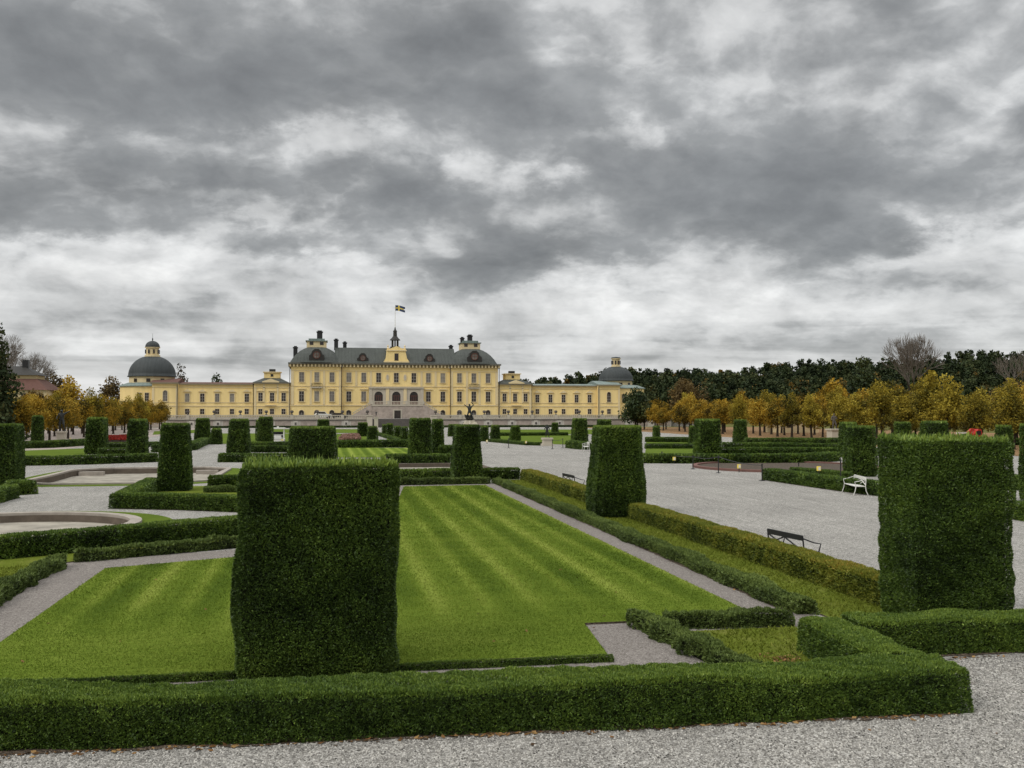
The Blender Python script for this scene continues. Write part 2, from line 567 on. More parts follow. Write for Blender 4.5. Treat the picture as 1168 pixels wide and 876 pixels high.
def np_mesh(name, V, Q, tint, matidx, mats, parent=None, loc=(0, 0, 0), smooth=None):
    """one mesh from arrays of quads with a per-face tint"""
    V = np.asarray(V, np.float32)
    V = V - np.asarray(loc, np.float32)
    Q = np.asarray(Q, np.int32)
    me = bpy.data.meshes.new(name)
    me.vertices.add(len(V))
    me.vertices.foreach_set('co', V.ravel())
    me.loops.add(Q.size)
    me.loops.foreach_set('vertex_index', Q.ravel())
    me.polygons.add(len(Q))
    me.polygons.foreach_set('loop_start', np.arange(0, Q.size, 4, dtype=np.int32))
    for m in mats: me.materials.append(m)
    me.polygons.foreach_set('material_index', np.asarray(matidx, np.int32))
    a = me.attributes.new('tint', 'FLOAT', 'FACE')
    a.data.foreach_set('value', np.asarray(tint, np.float32))
    me.update(calc_edges=True)
    return link(name, me, parent, loc if parent is None else (0, 0, 0))


def lump(P, scale, seed):
    """smooth pseudo-noise in -1..1 for arrays of points"""
    r = np.random.default_rng(seed)
    out = np.zeros(len(P))
    for _ in range(7):
        k = r.normal(size=3) * scale
        out += np.sin(P @ k + r.uniform(0, 6.28))
    return out / 4.0


def unit(a):
    return a / np.maximum(np.linalg.norm(a, axis=1, keepdims=True), 1e-9)


def field(P, amp, lscale, seed):
    return np.c_[lump(P, lscale, seed), lump(P, lscale, seed + 31), .6 * lump(P, lscale, seed + 57)] * amp


def sprigs(quads, L, cover, rng, up=.25, spread=.75, amp=.03, seed=1, width=.34, tint0=.42, tvar=.16, clump=.16, sink=.35, lscale=2.2):
    """leaf-sized quads standing on the given quads (K x 4 x 3)"""
    q = np.asarray(quads, float)
    a = .5 * np.linalg.norm(np.cross(q[:, 1] - q[:, 0], q[:, 3] - q[:, 0]), axis=1) + .5 * np.linalg.norm(np.cross(q[:, 1] - q[:, 2], q[:, 3] - q[:, 2]), axis=1)
    nf = cover / (L * L * width * .5)
    cnt = rng.poisson(a * nf)
    idx = np.repeat(np.arange(len(q)), cnt)
    n = len(idx)
    u, v = rng.random((n, 1)), rng.random((n, 1))
    P = (1 - u) * (1 - v) * q[idx, 0] + u * (1 - v) * q[idx, 1] + u * v * q[idx, 2] + (1 - u) * v * q[idx, 3]
    N = unit(np.cross(q[:, 2] - q[:, 0], q[:, 3] - q[:, 1]))[idx]
    lf = lump(P, lscale, seed)
    hf = lump(P, lscale * 5, seed + 7)
    # one smooth field moves every side of the bush alike, so the corners stay closed
    P = P + field(P, amp, lscale, seed) + N * (hf * amp * .45)[:, None]
    D = unit(N * .8 + rng.normal(size=(n, 3)) * spread * .7 + np.array([0, 0, up]))
    Sd = unit(np.cross(D, rng.normal(size=(n, 3))))
    ln = (L * rng.uniform(.6, 1.45, (n, 1)))
    w = ln * width * rng.uniform(.7, 1.3, (n, 1))
    b = P - D * ln * sink
    V = np.stack([b, b + D * ln * .5 + Sd * w * .5, b + D * ln, b + D * ln * .5 - Sd * w * .5], 1).reshape(-1, 3)
    tint = tint0 + rng.normal(size=n) * tvar + clump * lf + clump * .6 * hf
    return V, tint, n


def foliage(name, parts, mats, cores=(), loc=(0, 0, 0), parent=None):
    """parts: (V, tint, n, material index); cores: (K x 4 x 3 quads, material index)"""
    Vs, Qs, T, M, off = [], [], [], [], 0
    for V, t, n, m in parts:
        Vs.append(V)
        Qs.append(np.arange(n * 4).reshape(-1, 4) + off)
        T.append(t)
        M.append(np.full(n, m))
        off += n * 4
    for q, m in cores:
        q = np.asarray(q, float)
        Vs.append(q.reshape(-1, 3))
        Qs.append(np.arange(len(q) * 4).reshape(-1, 4) + off)
        T.append(np.full(len(q), .1))
        M.append(np.full(len(q), m))
        off += len(q) * 4
    return np_mesh(name, np.concatenate(Vs), np.concatenate(Qs), np.clip(np.concatenate(T), 0, 1), np.concatenate(M), mats, parent, loc)


def leaf_len(d, k=.0026, lo=.05):
    return max(lo, d * k)


# ---------------------------------------------------------------- hedges


def offset_line(pts, d):
    """polyline moved d to its left, mitred"""
    out = []
    n = len(pts)
    for i in range(n):
        dirs = []
        if i > 0: dirs.append((Vector(pts[i]) - Vector(pts[i - 1])).normalized())
        if i < n - 1: dirs.append((Vector(pts[i + 1]) - Vector(pts[i])).normalized())
        t = sum(dirs, Vector((0, 0))).normalized()
        nrm = Vector((-t.y, t.x))
        c = max(.35, nrm.dot(Vector((-dirs[0].y, dirs[0].x))))
        out.append(tuple(Vector(pts[i]) + nrm * d / c))
    return out


def hedge_quads(front, w, h, inset=0.0, taper=.04):
    """front: base line on the ground, the hedge body lies to its left"""
    pts = [front[0]]
    for a, b in zip(front, front[1:]):
        k = max(1, int(math.dist(a, b) / 2.5))
        pts += [(a[0] + (b[0] - a[0]) * i / k, a[1] + (b[1] - a[1]) * i / k) for i in range(1, k + 1)]
    e = inset
    d0 = Vector(pts[1]) - Vector(pts[0]); d0.normalize()
    d1 = Vector(pts[-1]) - Vector(pts[-2]); d1.normalize()
    pts[0] = tuple(Vector(pts[0]) + d0 * e)
    pts[-1] = tuple(Vector(pts[-1]) - d1 * e)
    fb, bb = offset_line(pts, e), offset_line(pts, w - e)
    ft, bt = offset_line(pts, e + taper), offset_line(pts, w - e - taper)
    zt = h - e
    q = []
    A = lambda p, z: (p[0], p[1], z)
    tops = []
    ch = .1 * h
    fc, bc = offset_line(pts, e + taper + ch), offset_line(pts, w - e - taper - ch)
    zs = zt - ch
    for i in range(len(pts) - 1):
        q.append([A(fb[i], 0), A(fb[i + 1], 0), A(ft[i + 1], zs), A(ft[i], zs)])
        q.append([A(bb[i + 1], 0), A(bb[i], 0), A(bt[i], zs), A(bt[i + 1], zs)])
        tops.append([A(ft[i], zs), A(ft[i + 1], zs), A(fc[i + 1], zt), A(fc[i], zt)])
        tops.append([A(fc[i], zt), A(fc[i + 1], zt), A(bc[i + 1], zt), A(bc[i], zt)])
        tops.append([A(bc[i], zt), A(bc[i + 1], zt), A(bt[i + 1], zs), A(bt[i], zs)])
    q.append([A(bb[0], 0), A(fb[0], 0), A(ft[0], zs), A(bt[0], zs)])
    q.append([A(bt[0], zs), A(ft[0], zs), A(fc[0], zt), A(bc[0], zt)])
    q.append([A(fb[-1], 0), A(bb[-1], 0), A(bt[-1], zs), A(ft[-1], zs)])
    q.append([A(ft[-1], zs), A(bt[-1], zs), A(bc[-1], zt), A(fc[-1], zt)])
    return q, tops


HN = [0]


def hedge(name, front, w, h, label, mat=YEW, top_tint=.10, group=None, amp=.03, cover=2.2, L=None, cat='hedge', tint0=.43, lscale=2.2, clump=.16):
    HN[0] += 1
    c = front[len(front) // 2]
    dist = min(math.dist((0, 0), p) for p in front)
    if len(front) > 1:
        dist = min(dist, min(math.dist((0, 0), ((a[0] + b[0]) / 2, (a[1] + b[1]) / 2)) for a, b in zip(front, front[1:])))
    L = min(L or leaf_len(dist), .3 * h)
    rng = np.random.default_rng(100 + HN[0])
    sides, tops = hedge_quads(front, w, h)
    cs, ct = hedge_quads(front, w, h, min(.05 + L * .25 + amp * .8, h * .3))
    p1 = sprigs(sides, L, cover, rng, .3, .8, amp, HN[0], tint0=tint0, clump=clump, lscale=lscale)
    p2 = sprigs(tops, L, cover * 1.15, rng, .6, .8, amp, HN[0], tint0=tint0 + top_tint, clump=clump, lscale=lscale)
    loc = (c[0], c[1], 0)
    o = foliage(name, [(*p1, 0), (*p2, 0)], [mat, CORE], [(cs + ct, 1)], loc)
    return tag(o, label, cat, group)


def hedge_px(pts, w, h, label, **kw):
    return hedge('clipped_hedge', [G(*p) for p in pts], w, h, label, **kw)


# ---------------------------------------------------------------- clipped yew blocks


def topiary_rings(cx, cy, w, d, wt, dt, h, inset, cut=.10, shift=0.0, belly=.03):
    rings = []
    lv = [0, .06, .2, .4, .6, .8, .93, 1.0]
    for t in lv:
        k = t
        ww = w + (wt - w) * k
        dd = d + (dt - d) * k
        b = 1 + belly * math.sin(math.pi * min(1, t * 1.5)) - ((.14 if belly > .1 else .06) if t == 0 else 0) - (.015 if t == 1 else 0)
        hx, hy = ww * b / 2 - inset, dd * b / 2 - inset
        c = cut * min(ww, dd)
        sx = shift * t
        ring = [(-hx + c, -hy), (hx - c, -hy), (hx, -hy + c), (hx, hy - c), (hx - c, hy), (-hx + c, hy), (-hx, hy - c), (-hx, -hy + c)]
        z = t * h - min(inset, .07) * t
        rings.append([(cx + sx + x, cy + y, z) for x, y in ring])
    q = []
    for a, b in zip(rings, rings[1:]):
        for i in range(8):
            j = (i + 1) % 8
            q.append([a[i], a[j], b[j], b[i]])
    t = rings[-1]
    top = [[t[0], t[1], t[2], t[3]], [t[0], t[3], t[4], t[7]], [t[4], t[5], t[6], t[7]]]
    return q, top


TN = [0]


def topiary(cx, cy, w, d, wt, dt, h, label, shift=0.0, fringe=.06, L=None, cover=2.3, amp=None, cut=.08, belly=.03, tint0=.37, clump=.17, lsc=1.6):
    TN[0] += 1
    dist = math.hypot(cx, cy - d / 2)
    L = min(L or leaf_len(dist, .0021, .05), .2)
    rng = np.random.default_rng(500 + TN[0])
    am = .018 if amp is None else amp
    q, top = topiary_rings(cx, cy, w, d, wt, dt, h, 0, cut, shift, belly)
    cq, ctop = topiary_rings(cx, cy, w, d, wt, dt, h, .05 + L * .3 + am * .45, cut, shift, belly)
    flat = np.array(cq + ctop, float).reshape(-1, 3)
    core = (flat + field(flat, am, lsc, TN[0] * 3)).reshape(-1, 4, 3)
    core[:, :, 2] = np.maximum(core[:, :, 2], 0)
    p1 = sprigs(q, L, cover, rng, .35, .8, am, TN[0] * 3, tint0=tint0, lscale=lsc, clump=clump)
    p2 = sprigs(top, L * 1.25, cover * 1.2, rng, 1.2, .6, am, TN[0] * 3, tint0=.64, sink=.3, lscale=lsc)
    parts = [(*p1, 0), (*p2, 0)]
    if fringe:                                            # soft new shoots standing up along the top
        f = sprigs(top, max(L, fringe * 1.5), .9, rng, 1.3, 1.0, am, TN[0] * 3, width=.26, tint0=.72, sink=.2, lscale=lsc)
        parts.append((*f, 0))
        f = sprigs(top, max(L, fringe * 2.0), .09, rng, 2.2, .9, am, TN[0] * 3, width=.16, tint0=.78, sink=.1, lscale=lsc)
        parts.append((*f, 0))
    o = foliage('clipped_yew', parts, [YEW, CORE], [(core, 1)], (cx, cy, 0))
    return tag(o, label, 'topiary', 'clipped yew blocks of the parterre')


def topiary_px(xl, xr, yb, yt, xtl, xtr, label, dr=.95, **kw):
    """front face seen at base row yb between xl and xr, its top at row yt between xtl and xtr"""
    (x0, y0), (x1, y1) = G(xl, yb), G(xr, yb)
    yf = (y0 + y1) / 2

    def screen_x(x, y):
        return 584 + F_PX * (x * math.cos(YAW) - y * math.sin(YAW)) / depth(x, y)
    w, cx = math.hypot(x1 - x0, y1 - y0), (x0 + x1) / 2
    for _ in range(12):                                   # both visible faces together span xl..xr
        us = [screen_x(cx + sx * w / 2, yf + q * w * dr) for sx in (-1, 1) for q in (0, 1)]
        w *= (xr - xl) / (max(us) - min(us))
        cx += ((xl + xr) / 2 - (min(us) + max(us)) / 2) * depth(cx, yf) / F_PX
    wt = w * (xtr - xtl) / (xr - xl)
    h = height_at(cx, yf, yt)
    sh = ((xtl + xtr) / 2 - (xl + xr) / 2) * depth(cx, yf) / F_PX
    d = w * dr
    return topiary(cx, yf + d / 2, w, d, wt, wt * dr, h, label, shift=sh * .6, **kw)


# ================================================================ THE GROUND
P1C, P1R = (-11.3, 37.3), 4.35              # round basin
P1BOX = (-17.0, -5.2, 31.2, 43.4)
P2C = (-12.0, 65.5)
P2BOX = (-20.0, -4.5, 56.0, 75.5)
P2OUT = [(-15.2, 57.6), (-8.6, 57.6), (-6.6, 59.2), (-6.6, 71.4), (-8.6, 73.4), (-15.2, 73.4), (-17.3, 71.4), (-17.3, 59.2)]
GX0, GX1, GY0, GY1 = -48.0, 64.0, -30.0, 250.0

gm = MB()
for (x0, x1, y0, y1) in [(-1600, 1600, GY1, 3000), (-1600, 1600, -600, GY0), (-1600, GX0, GY0, GY1), (GX1, 1600, GY0, GY1)]:
    gm.add([(x0, y0, 0), (x1, y0, 0), (x1, y1, 0), (x0, y1, 0)], [(0, 1, 2, 3)])
tag(gm.build('ground', FIELD), kind='structure')

gv = MB()
xs = sorted({GX0, GX1, P1BOX[0], P1BOX[1], P2BOX[0], P2BOX[1]})
ys = sorted({GY0, GY1, P1BOX[2], P1BOX[3], P2BOX[2], P2BOX[3]})
for x0, x1 in zip(xs, xs[1:]):
    for y0, y1 in zip(ys, ys[1:]):
        mx, my = (x0 + x1) / 2, (y0 + y1) / 2
        if any(b[0] < mx < b[1] and b[2] < my < b[3] for b in (P1BOX, P2BOX)): continue
        gv.add([(x0, y0, 0), (x1, y0, 0), (x1, y1, 0), (x0, y1, 0)], [(0, 1, 2, 3)])


def ring_between(mb, outer, inner, z0=0.0, z1=0.0, m=0):
    n = len(outer)
    mb.add([(x, y, z0) for x, y in outer] + [(x, y, z1) for x, y in inner], [(i, (i + 1) % n, n + (i + 1) % n, n + i) for i in range(n)], m)


def box_points(b, c, angs):
    out = []
    for a in angs:
        dx, dy = math.cos(a), math.sin(a)
        t = min(((b[1] - c[0]) / dx if dx > 1e-9 else (b[0] - c[0]) / dx if dx < -1e-9 else 1e9), ((b[3] - c[1]) / dy if dy > 1e-9 else (b[2] - c[1]) / dy if dy < -1e-9 else 1e9))
        out.append((c[0] + dx * t, c[1] + dy * t))
    return out


def angles_for(b, c, n):
    a = [2 * math.pi * i / n for i in range(n)]
    a += [math.atan2(y - c[1], x - c[0]) % (2 * math.pi) for x in b[:2] for y in b[2:]]
    return sorted(a)


def poly_points(poly, c, angs):
    """where rays from c leave the polygon"""
    out = []
    for a in angs:
        d = (math.cos(a), math.sin(a))
        best = None
        for (ax, ay), (bx, by) in zip(poly, poly[1:] + poly[:1]):
            ex, ey = bx - ax, by - ay
            den = d[0] * ey - d[1] * ex
            if abs(den) < 1e-9: continue
            t = ((ax - c[0]) * ey - (ay - c[1]) * ex) / den
            u = ((ax - c[0]) * d[1] - (ay - c[1]) * d[0]) / den
            if t > 0 and -1e-6 <= u <= 1 + 1e-6: best = t if best is None else max(best, t)
        out.append((c[0] + d[0] * best, c[1] + d[1] * best))
    return out


def scale_pts(pts, c, dr):
    out = []
    for x, y in pts:
        l = math.hypot(x - c[0], y - c[1])
        out.append((c[0] + (x - c[0]) * (l + dr) / l, c[1] + (y - c[1]) * (l + dr) / l))
    return out


def basin(name, label, box, c, rim, dep, grass_w, coping_w=.42):
    angs = angles_for(box, c, 72)
    r0 = rim(angs)                                        # outer edge of the coping
    r1 = scale_pts(r0, c, -coping_w)
    g0 = scale_pts(r0, c, grass_w)
    ring_between(gv, box_points(box, c, angs), g0)
    gr = MB()
    ring_between(gr, g0, r0, 0.02, 0.03)
    ring_between(gr, scale_pts(g0, c, .01), g0, 0.0, 0.02)
    tag(gr.build('grass_margin', LAWN3), kind='structure')
    t = thing(name, (c[0], c[1], 0), label, 'fountain basin')
    cp = MB()
    ring_between(cp, r0, r0, 0.0, .12)
    ring_between(cp, r0, r1, .12, .12)
    ring_between(cp, r1, r1, .12, -.04)
    cp.build('coping', COPING, t, world=True)
    wl = MB()
    ring_between(wl, scale_pts(r1, c, -.02), scale_pts(r1, c, -.06), .02, -dep)
    wl.build('inner_wall', OLDSTONE, t, world=True)
    fl = MB()
    n = len(r1)
    fl.add([(x, y, -dep) for x, y in r1] + [(c[0], c[1], -dep)], [(i, (i + 1) % n, n) for i in range(n)])
    fl.build('floor', PONDFLOOR, t, world=True)
    return t, r1


basin('round_basin', 'dry round stone fountain basin behind the long hedge at the left edge', P1BOX, P1C,
      lambda A: [(P1C[0] + P1R * 1.07 * math.cos(a), P1C[1] + P1R * math.sin(a)) for a in A], .24, 1.1)
b2, _ = basin('angular_basin', 'dry angular stone fountain basin with pale coping farther back on the left', P2BOX, P2C,
              lambda A: poly_points(P2OUT, P2C, A), .32, .9)
for (x, y, w, d, z1) in [(-10.3, 66.6, 1.5, 1.0, -.22), (-10.3, 66.6, .8, .5, -.12), (-15.9, 71.3, 1.6, .5, -.05), (-8.3, 71.6, 1.5, .6, -.05), (-15.6, 59.6, 1.2, .5, -.1)]:
    MB().box(x - w / 2, x + w / 2, y - d / 2, y + d / 2, -.6, z1).build('stone_step', COPING, b2, world=True)
tag(gv.build('gravel_court', GRAVEL), kind='structure')


def sheet(name, poly, mat, z0, z1, kind='structure', side=None):
    mb = MB().slab(poly, z0, z1, 0, 1 if side else None)
    o = mb.build(name, [mat, side] if side else mat, tri=True)
    return tag(o, kind=kind)


def sheet_px(name, pts, mat, z1=.03):
    return sheet(name, [G(*p) for p in pts], mat, 0.0, z1, side=EARTH)


# mauve path under and around the big lawn
sheet('path', [(-7.0, 14.0), (9.6, 13.2), (9.6, 55.2), (3.3, 55.2), (2.4, 47), (1.6, 40), (.2, 35.2), (-2.4, 30.0), (-7.0, 28.6)], PATH, .006, .006)
LAWN_POLY = [(-5.64, 15.85), (4.62, 15.85), (4.85, 18.22), (8.42, 18.25), (8.5, 53.0), (4.05, 52.8), (3.3, 46), (2.5, 40), (1.0, 34.4), (-2.35, 28.3), (-5.63, 26.83)]
sheet('lawn', LAWN_POLY, LAWN, 0, .045, side=EARTH)
sheet('grass_strip', [(9.75, 16.2), (11.45, 16.2), (11.75, 56.8), (9.95, 56.8)], LAWN2, 0, .03, side=EARTH)
sheet('grass_strip', [(6.5, 13.2), (8.7, 13.2), (8.7, 17.25), (6.3, 17.25)], LAWN2, 0, .03, side=EARTH)
sheet('grass_strip', [(-12, 15), (-7.25, 15), (-7.25, 27.9), (-2.9, 31.7), (-3.3, 33), (-12, 28.2)], LAWN2, 0, .03, side=EARTH)
sheet('grass_strip', [(-9.2, 46.5), (-3.0, 42.6), (3.0, 52), (3.0, 55.5), (-7.8, 55.5)], LAWN2, 0, .03, side=EARTH)
# the lawns of the farther compartments
for pts, mt in [([(20, 524), (97, 520), (112, 511), (20, 514.5)], LAWN3), ([(384, 522), (470, 522), (470, 511), (384, 511)], LAWN),
                ([(236, 506), (296, 507), (300, 494.5), (240, 494.5)], LAWN3), ([(318, 506), (334, 506), (334, 494.5), (318, 494.5)], LAWN3),
                ([(300, 494), (432, 494), (432, 489.6), (300, 489.6)], LAWN3), ([(384, 506), (432, 506), (428, 495), (384, 495)], LAWN3),
                ([(440, 505), (505, 507), (490, 497), (442, 497)], LAWN3), ([(566, 505), (655, 507.5), (658, 496.2), (570, 496.2)], LAWN3),
                ([(560, 495.5), (720, 495.5), (720, 490), (562, 490)], LAWN3), ([(735, 521), (795, 521), (792, 510), (737, 510)], LAWN3),
                ([(737, 507), (790, 507), (790, 503), (737, 503)], LAWN3), ([(500, 521.5), (514, 521.5), (514, 517), (490, 517)], LAWN3),
                ([(800, 521), (955, 520), (955, 517.5), (800, 518)], LAWN3), ([(850, 514), (955, 514), (955, 508), (850, 508)], LAWN3),
                ([(174, 496), (222, 494), (222, 490.5), (176, 492)], LAWN3), ([(82, 505), (110, 503), (112, 500.5), (84, 502)], LAWN3)]:
    sheet_px('far_lawn', pts, mt)
sheet('leaf_litter', [(62, 60), (110, 40), (140, 60), (110, 236), (62, 236)], LITTER, .004, .012)
sheet('pale_gravel_walk', [(-62, 100), (-28, 100), (-26.5, 246), (-62, 246)], speckle_mat('dusty_gravel', (.16, .13, .11), (.30, .25, .22), (.42, .37, .33), 20, .2, .95, .3, .25), .004, .012)

# ================================================================ HEDGES, near to far
hedge('clipped_hedge', [(-9.5, 13.25), (-3.8, 12.72), (2.5, 12.3), (8.62, 11.96)], .96, .565,
      'longest clipped hedge, running across the whole foreground beside the gravel', amp=.06, cover=2.8, top_tint=.2, L=.043, lscale=2.2)
hedge('clipped_hedge', [(8.66, 12.9), (8.68, 15.5)], .84, .555, 'short hedge arm joining the right end of the foreground hedge to the one behind', amp=.06, cover=2.8, top_tint=.2, L=.045)
hedge('clipped_hedge', [(8.74, 14.93), (22, 14.35)], .8, .58, 'foreground hedge at the right edge, running out of frame below the biggest yew', amp=.055, cover=2.6, top_tint=.2, L=.05)
hedge('clipped_hedge', [(11.4, 57.6), (11.25, 38.4)], .75, .58, 'bronze tinted hedge beside the gravel, between the lawn corner and the yew with flared base', mat=BRONZE, top_tint=.26, tint0=.33, amp=.05, cover=2.4, L=.11, clump=.2)
hedge('clipped_hedge', [(11.25, 36.7), (11.3, 17.5)], .75, .58, 'bronze tinted hedge beside the gravel, in front of the dark bench', mat=BRONZE, top_tint=.26, tint0=.33, amp=.05, cover=2.4, L=.075, clump=.2)
hedge('clipped_hedge', [(3.2, 57.6), (11.4, 57.8)], .8, .6, 'straight hedge closing the far end of the striped lawn', top_tint=.1)
hedge('low_box_edging', [(9.25, 18.3), (9.3, 55.2)][::-1], .48, .27, 'long loose low box edging along the mauve path right of the lawn', mat=BOX, amp=.08, cover=2.6, L=.065, top_tint=.14, cat='box edging', lscale=3.2, clump=.2)
hedge('low_box_edging', [(6.05, 18.1), (6.6, 13.3)][::-1], .4, .27, 'short low box edging beside the small path patch near the foreground hedge', mat=BOX, amp=.09, cover=2.8, L=.06, top_tint=.1, cat='box edging', lscale=4)
hedge('low_box_edging', [(6.3, 17.5), (8.7, 17.3)], .45, .28, 'short low box edging running right from the lawn corner to the hedge arm', mat=BOX, amp=.08, cover=2.8, L=.06, top_tint=.1, cat='box edging', lscale=4)
hedge('low_box_edging', [(3.4, 54.1), (9.0, 54.3)], .6, .33, 'low box edging across the far end of the striped lawn', mat=BOX, amp=.09, cover=2.4, cat='box edging', lscale=3)
hedge('low_box_edging', [(-6.75, 27.6), (-6.75, 17.0)][::-1], .45, .28, 'low box edging along the left path, bending at the lawn corner', mat=BOX, amp=.1, cover=2.8, L=.075, cat='box edging', lscale=4)
hedge('low_box_edging', [(-6.6, 28.2), (-2.4, 30.4), (.0, 35.4)], .45, .30, 'low box edging curving away from the left lawn corner behind the nearest yew', mat=BOX, amp=.1, cover=2.6, L=.09, cat='box edging', lscale=4)
hedge('low_box_edging', [(-6.7, 15.55), (4.6, 15.45)], .14, .11, 'thin clipped edging at the near end of the striped lawn', mat=YEW, amp=.02, cover=2.2, L=.05, cat='box edging')
hedge('clipped_hedge', [(-16, 27.0), (-8.8, 28.95), (-5.6, 30.9), (-2.6, 33.1), (-.8, 35.2)], .75, .62, 'dark hedge curving in front of the round basin at the left', top_tint=.12, amp=.04)
hedge('clipped_hedge', [(-9.0, 43.6), (-6.0, 42.4), (-3.1, 40.75), (-.6, 38.6)], .75, .6, 'hedge before the tapered yew, its left end a sharp corner on the gravel', top_tint=.14)
hedge('clipped_hedge', [(-8.95, 44.2), (-9.3, 53.2)][::-1], .75, .6, 'hedge arm leading back from the sharp corner left of the tapered yew', top_tint=.12)
hedge('clipped_hedge', [(-6.2, 53.9), (2.5, 53.7)], .7, .6, 'hedge behind the tapered yew, in front of the angular basin coping', top_tint=.06)
hedge('low_box_edging', [(-6.1, 50.9), (1.8, 50.2)], .5, .3, 'clumpy low box edging to the right of the tapered yew', mat=BOX, amp=.1, cover=2.2, cat='box edging', lscale=3.5)
hedge_px([(-40, 585), (0, 574), (22, 568)], .8, .6, 'hedge stub below the yew at the left edge of the picture', top_tint=.14)
hedge_px([(20, 565), (42, 563.5)], 1.2, .62, 'small square hedge end behind the stub at the left edge', top_tint=.1)
far = [
    ([(-20, 532), (32, 531.3), (100, 530), (180, 527)], .9, .62, 'hedge behind the angular basin, running to the left edge'),
    ([(249, 527.3), (335, 527.5)], .9, .62, 'hedge in front of the second tapered yew left of the palace stairs'),
    ([(440, 528.5), (515, 528.2)], .9, .62, 'hedge in front of the tall twin yews in the middle'),
    ([(20, 512), (60, 511), (112, 507.5)], 1.0, .7, 'dark hedge behind the left far lawn'),
    ([(112, 519), (146, 518.5)], 1.0, .55, 'short hedge between two tapered yews on the left'),
    ([(118, 511), (182, 509.5)], 1.0, .5, 'low hedge in front of the red flower bed'),
    ([(180, 517), (182, 516), (223, 513.5), (244, 503.5)][1:], 1.0, .7, 'hedge along the left side of the pale cross walk'),
    ([(283, 516), (333, 516)], .9, .6, 'near one of two hedges below the small white cart'),
    ([(284, 511), (333, 511)], .9, .6, 'farther one of two hedges below the small white cart'),
    ([(384, 511), (442, 510.5), (470, 510.5)], .9, .75, 'dark hedge along the back of the far striped lawn'),
    ([(500, 519), (514, 519.5)], 1.2, .8, 'short hedge between the twin yews and the broad tapered yew'),
    ([(428, 496), (465, 508)], .8, .4, 'low hedge slanting along the narrow walk before the stairs'),
    ([(557, 504), (600, 508), (626, 508.5)], .9, .35, 'low hedge along the far edge of the gravel before the statue'),
    ([(645, 511), (664, 513)], 1.0, .75, 'short hedge at the foot of the far yew beside the white bench'),
    ([(560, 497.5), (648, 497.0)], 1.2, .5, 'dark low hedge behind the bright lawn in front of the terrace'),
    ([(733, 528.5), (840, 529), (920, 528.6), (959, 526)], .9, .66, 'front hedge of the right parterre behind the round bed'),
    ([(822, 519), (959, 519.5)], .9, .62, 'second hedge of the right parterre'),
    ([(824, 512), (959, 513.5)], .9, .62, 'third hedge of the right parterre'),
    ([(737, 512), (792, 512)], 1.0, .5, 'hedge behind the lawn left of the right parterre yews'),
    ([(736, 504.5), (790, 505)], 1.2, .6, 'farthest hedge left of the right parterre yews'),
    ([(852, 507.5), (960, 507.5)], 1.4, .72, 'dark hedge in front of the orange trees'),
    ([(869.5, 547.2), (925, 555.5), (960, 560.5), (1010, 567)], .75, .62, 'hedge behind the white bench on the right gravel'),
    ([(900, 541), (960, 547)], .8, .4, 'low hedge inside the corner behind the white bench hedge'),
    ([(1002, 549), (1060, 552), (1168, 560)], 1.0, .7, 'hedge between the broad right yew and the right edge yew'),
    ([(996, 520), (1012, 520)], 1.0, .6, 'hedge fragment seen beside the broad right yew'),
    ([(1000, 507.5), (1168, 508)], 1.4, .7, 'dark hedge behind the nearest right yew'),
    ([(1150, 592), (1200, 600)], .9, .65, 'hedge at the right edge below the cut off yew'),
]
for pts, w, h, lb in far:
    hedge_px(pts, w, h, lb, top_tint=.08, cover=2.2, tint0=.36)
hedge('clipped_hedge', [(-30, 245.2), (8, 245.2)], 1.2, .45, 'dark clipped hedge at the foot of the terrace wall, left of the garden stairs', cover=1.8, top_tint=.0, tint0=.2)
hedge('clipped_hedge', [(29, 245.2), (80, 245.2)], 1.2, .45, 'dark clipped hedge at the foot of the terrace wall, right of the garden stairs', cover=1.8, top_tint=.0, tint0=.2)

SOIL = speckle_mat('hedge_soil', (.022, .017, .012), (.06, .045, .032), (.15, .115, .08), 40, .8, .95, .7, .4)


def soil_strip(front, w, out, seed):
    """earth and old leaves showing under the foot of a hedge, with a ragged rim"""
    rr = random.Random(seed)
    pts = [front[0]]
    for a, b in zip(front, front[1:]):
        k = max(1, int(math.dist(a, b) / .18))
        pts += [(a[0] + (b[0] - a[0]) * i / k, a[1] + (b[1] - a[1]) * i / k) for i in range(1, k + 1)]
    A = offset_line(pts, -out)
    B = offset_line(pts, w + out)
    A = [(x + rr.gauss(0, .02), y + rr.gauss(0, .035)) for x, y in A]
    B = [(x + rr.gauss(0, .02), y + rr.gauss(0, .035)) for x, y in B]
    mb = MB()
    n = len(A)
    mb.add([(x, y, .0105) for x, y in A + B], [(i, i + 1, n + i + 1, n + i) for i in range(n - 1)])
    return tag(mb.build('soil_strip', SOIL), kind='structure')


soil_strip([(-9.5, 13.25), (-3.8, 12.72), (2.5, 12.3), (8.45, 11.98)], .98, .07, 1)
soil_strip([(9.3, 14.90), (22, 14.35)], .8, .07, 2)
soil_strip([(9.25, 18.6), (9.3, 55)][::-1], .5, .05, 3)
soil_strip([(-8.8, 43.5), (-6.0, 42.4), (-3.1, 40.75)], .75, .08, 4)
soil_strip([G(869.5, 547.2), G(925, 555.5), G(960, 560.5), G(1010, 567)], .75, .1, 5)

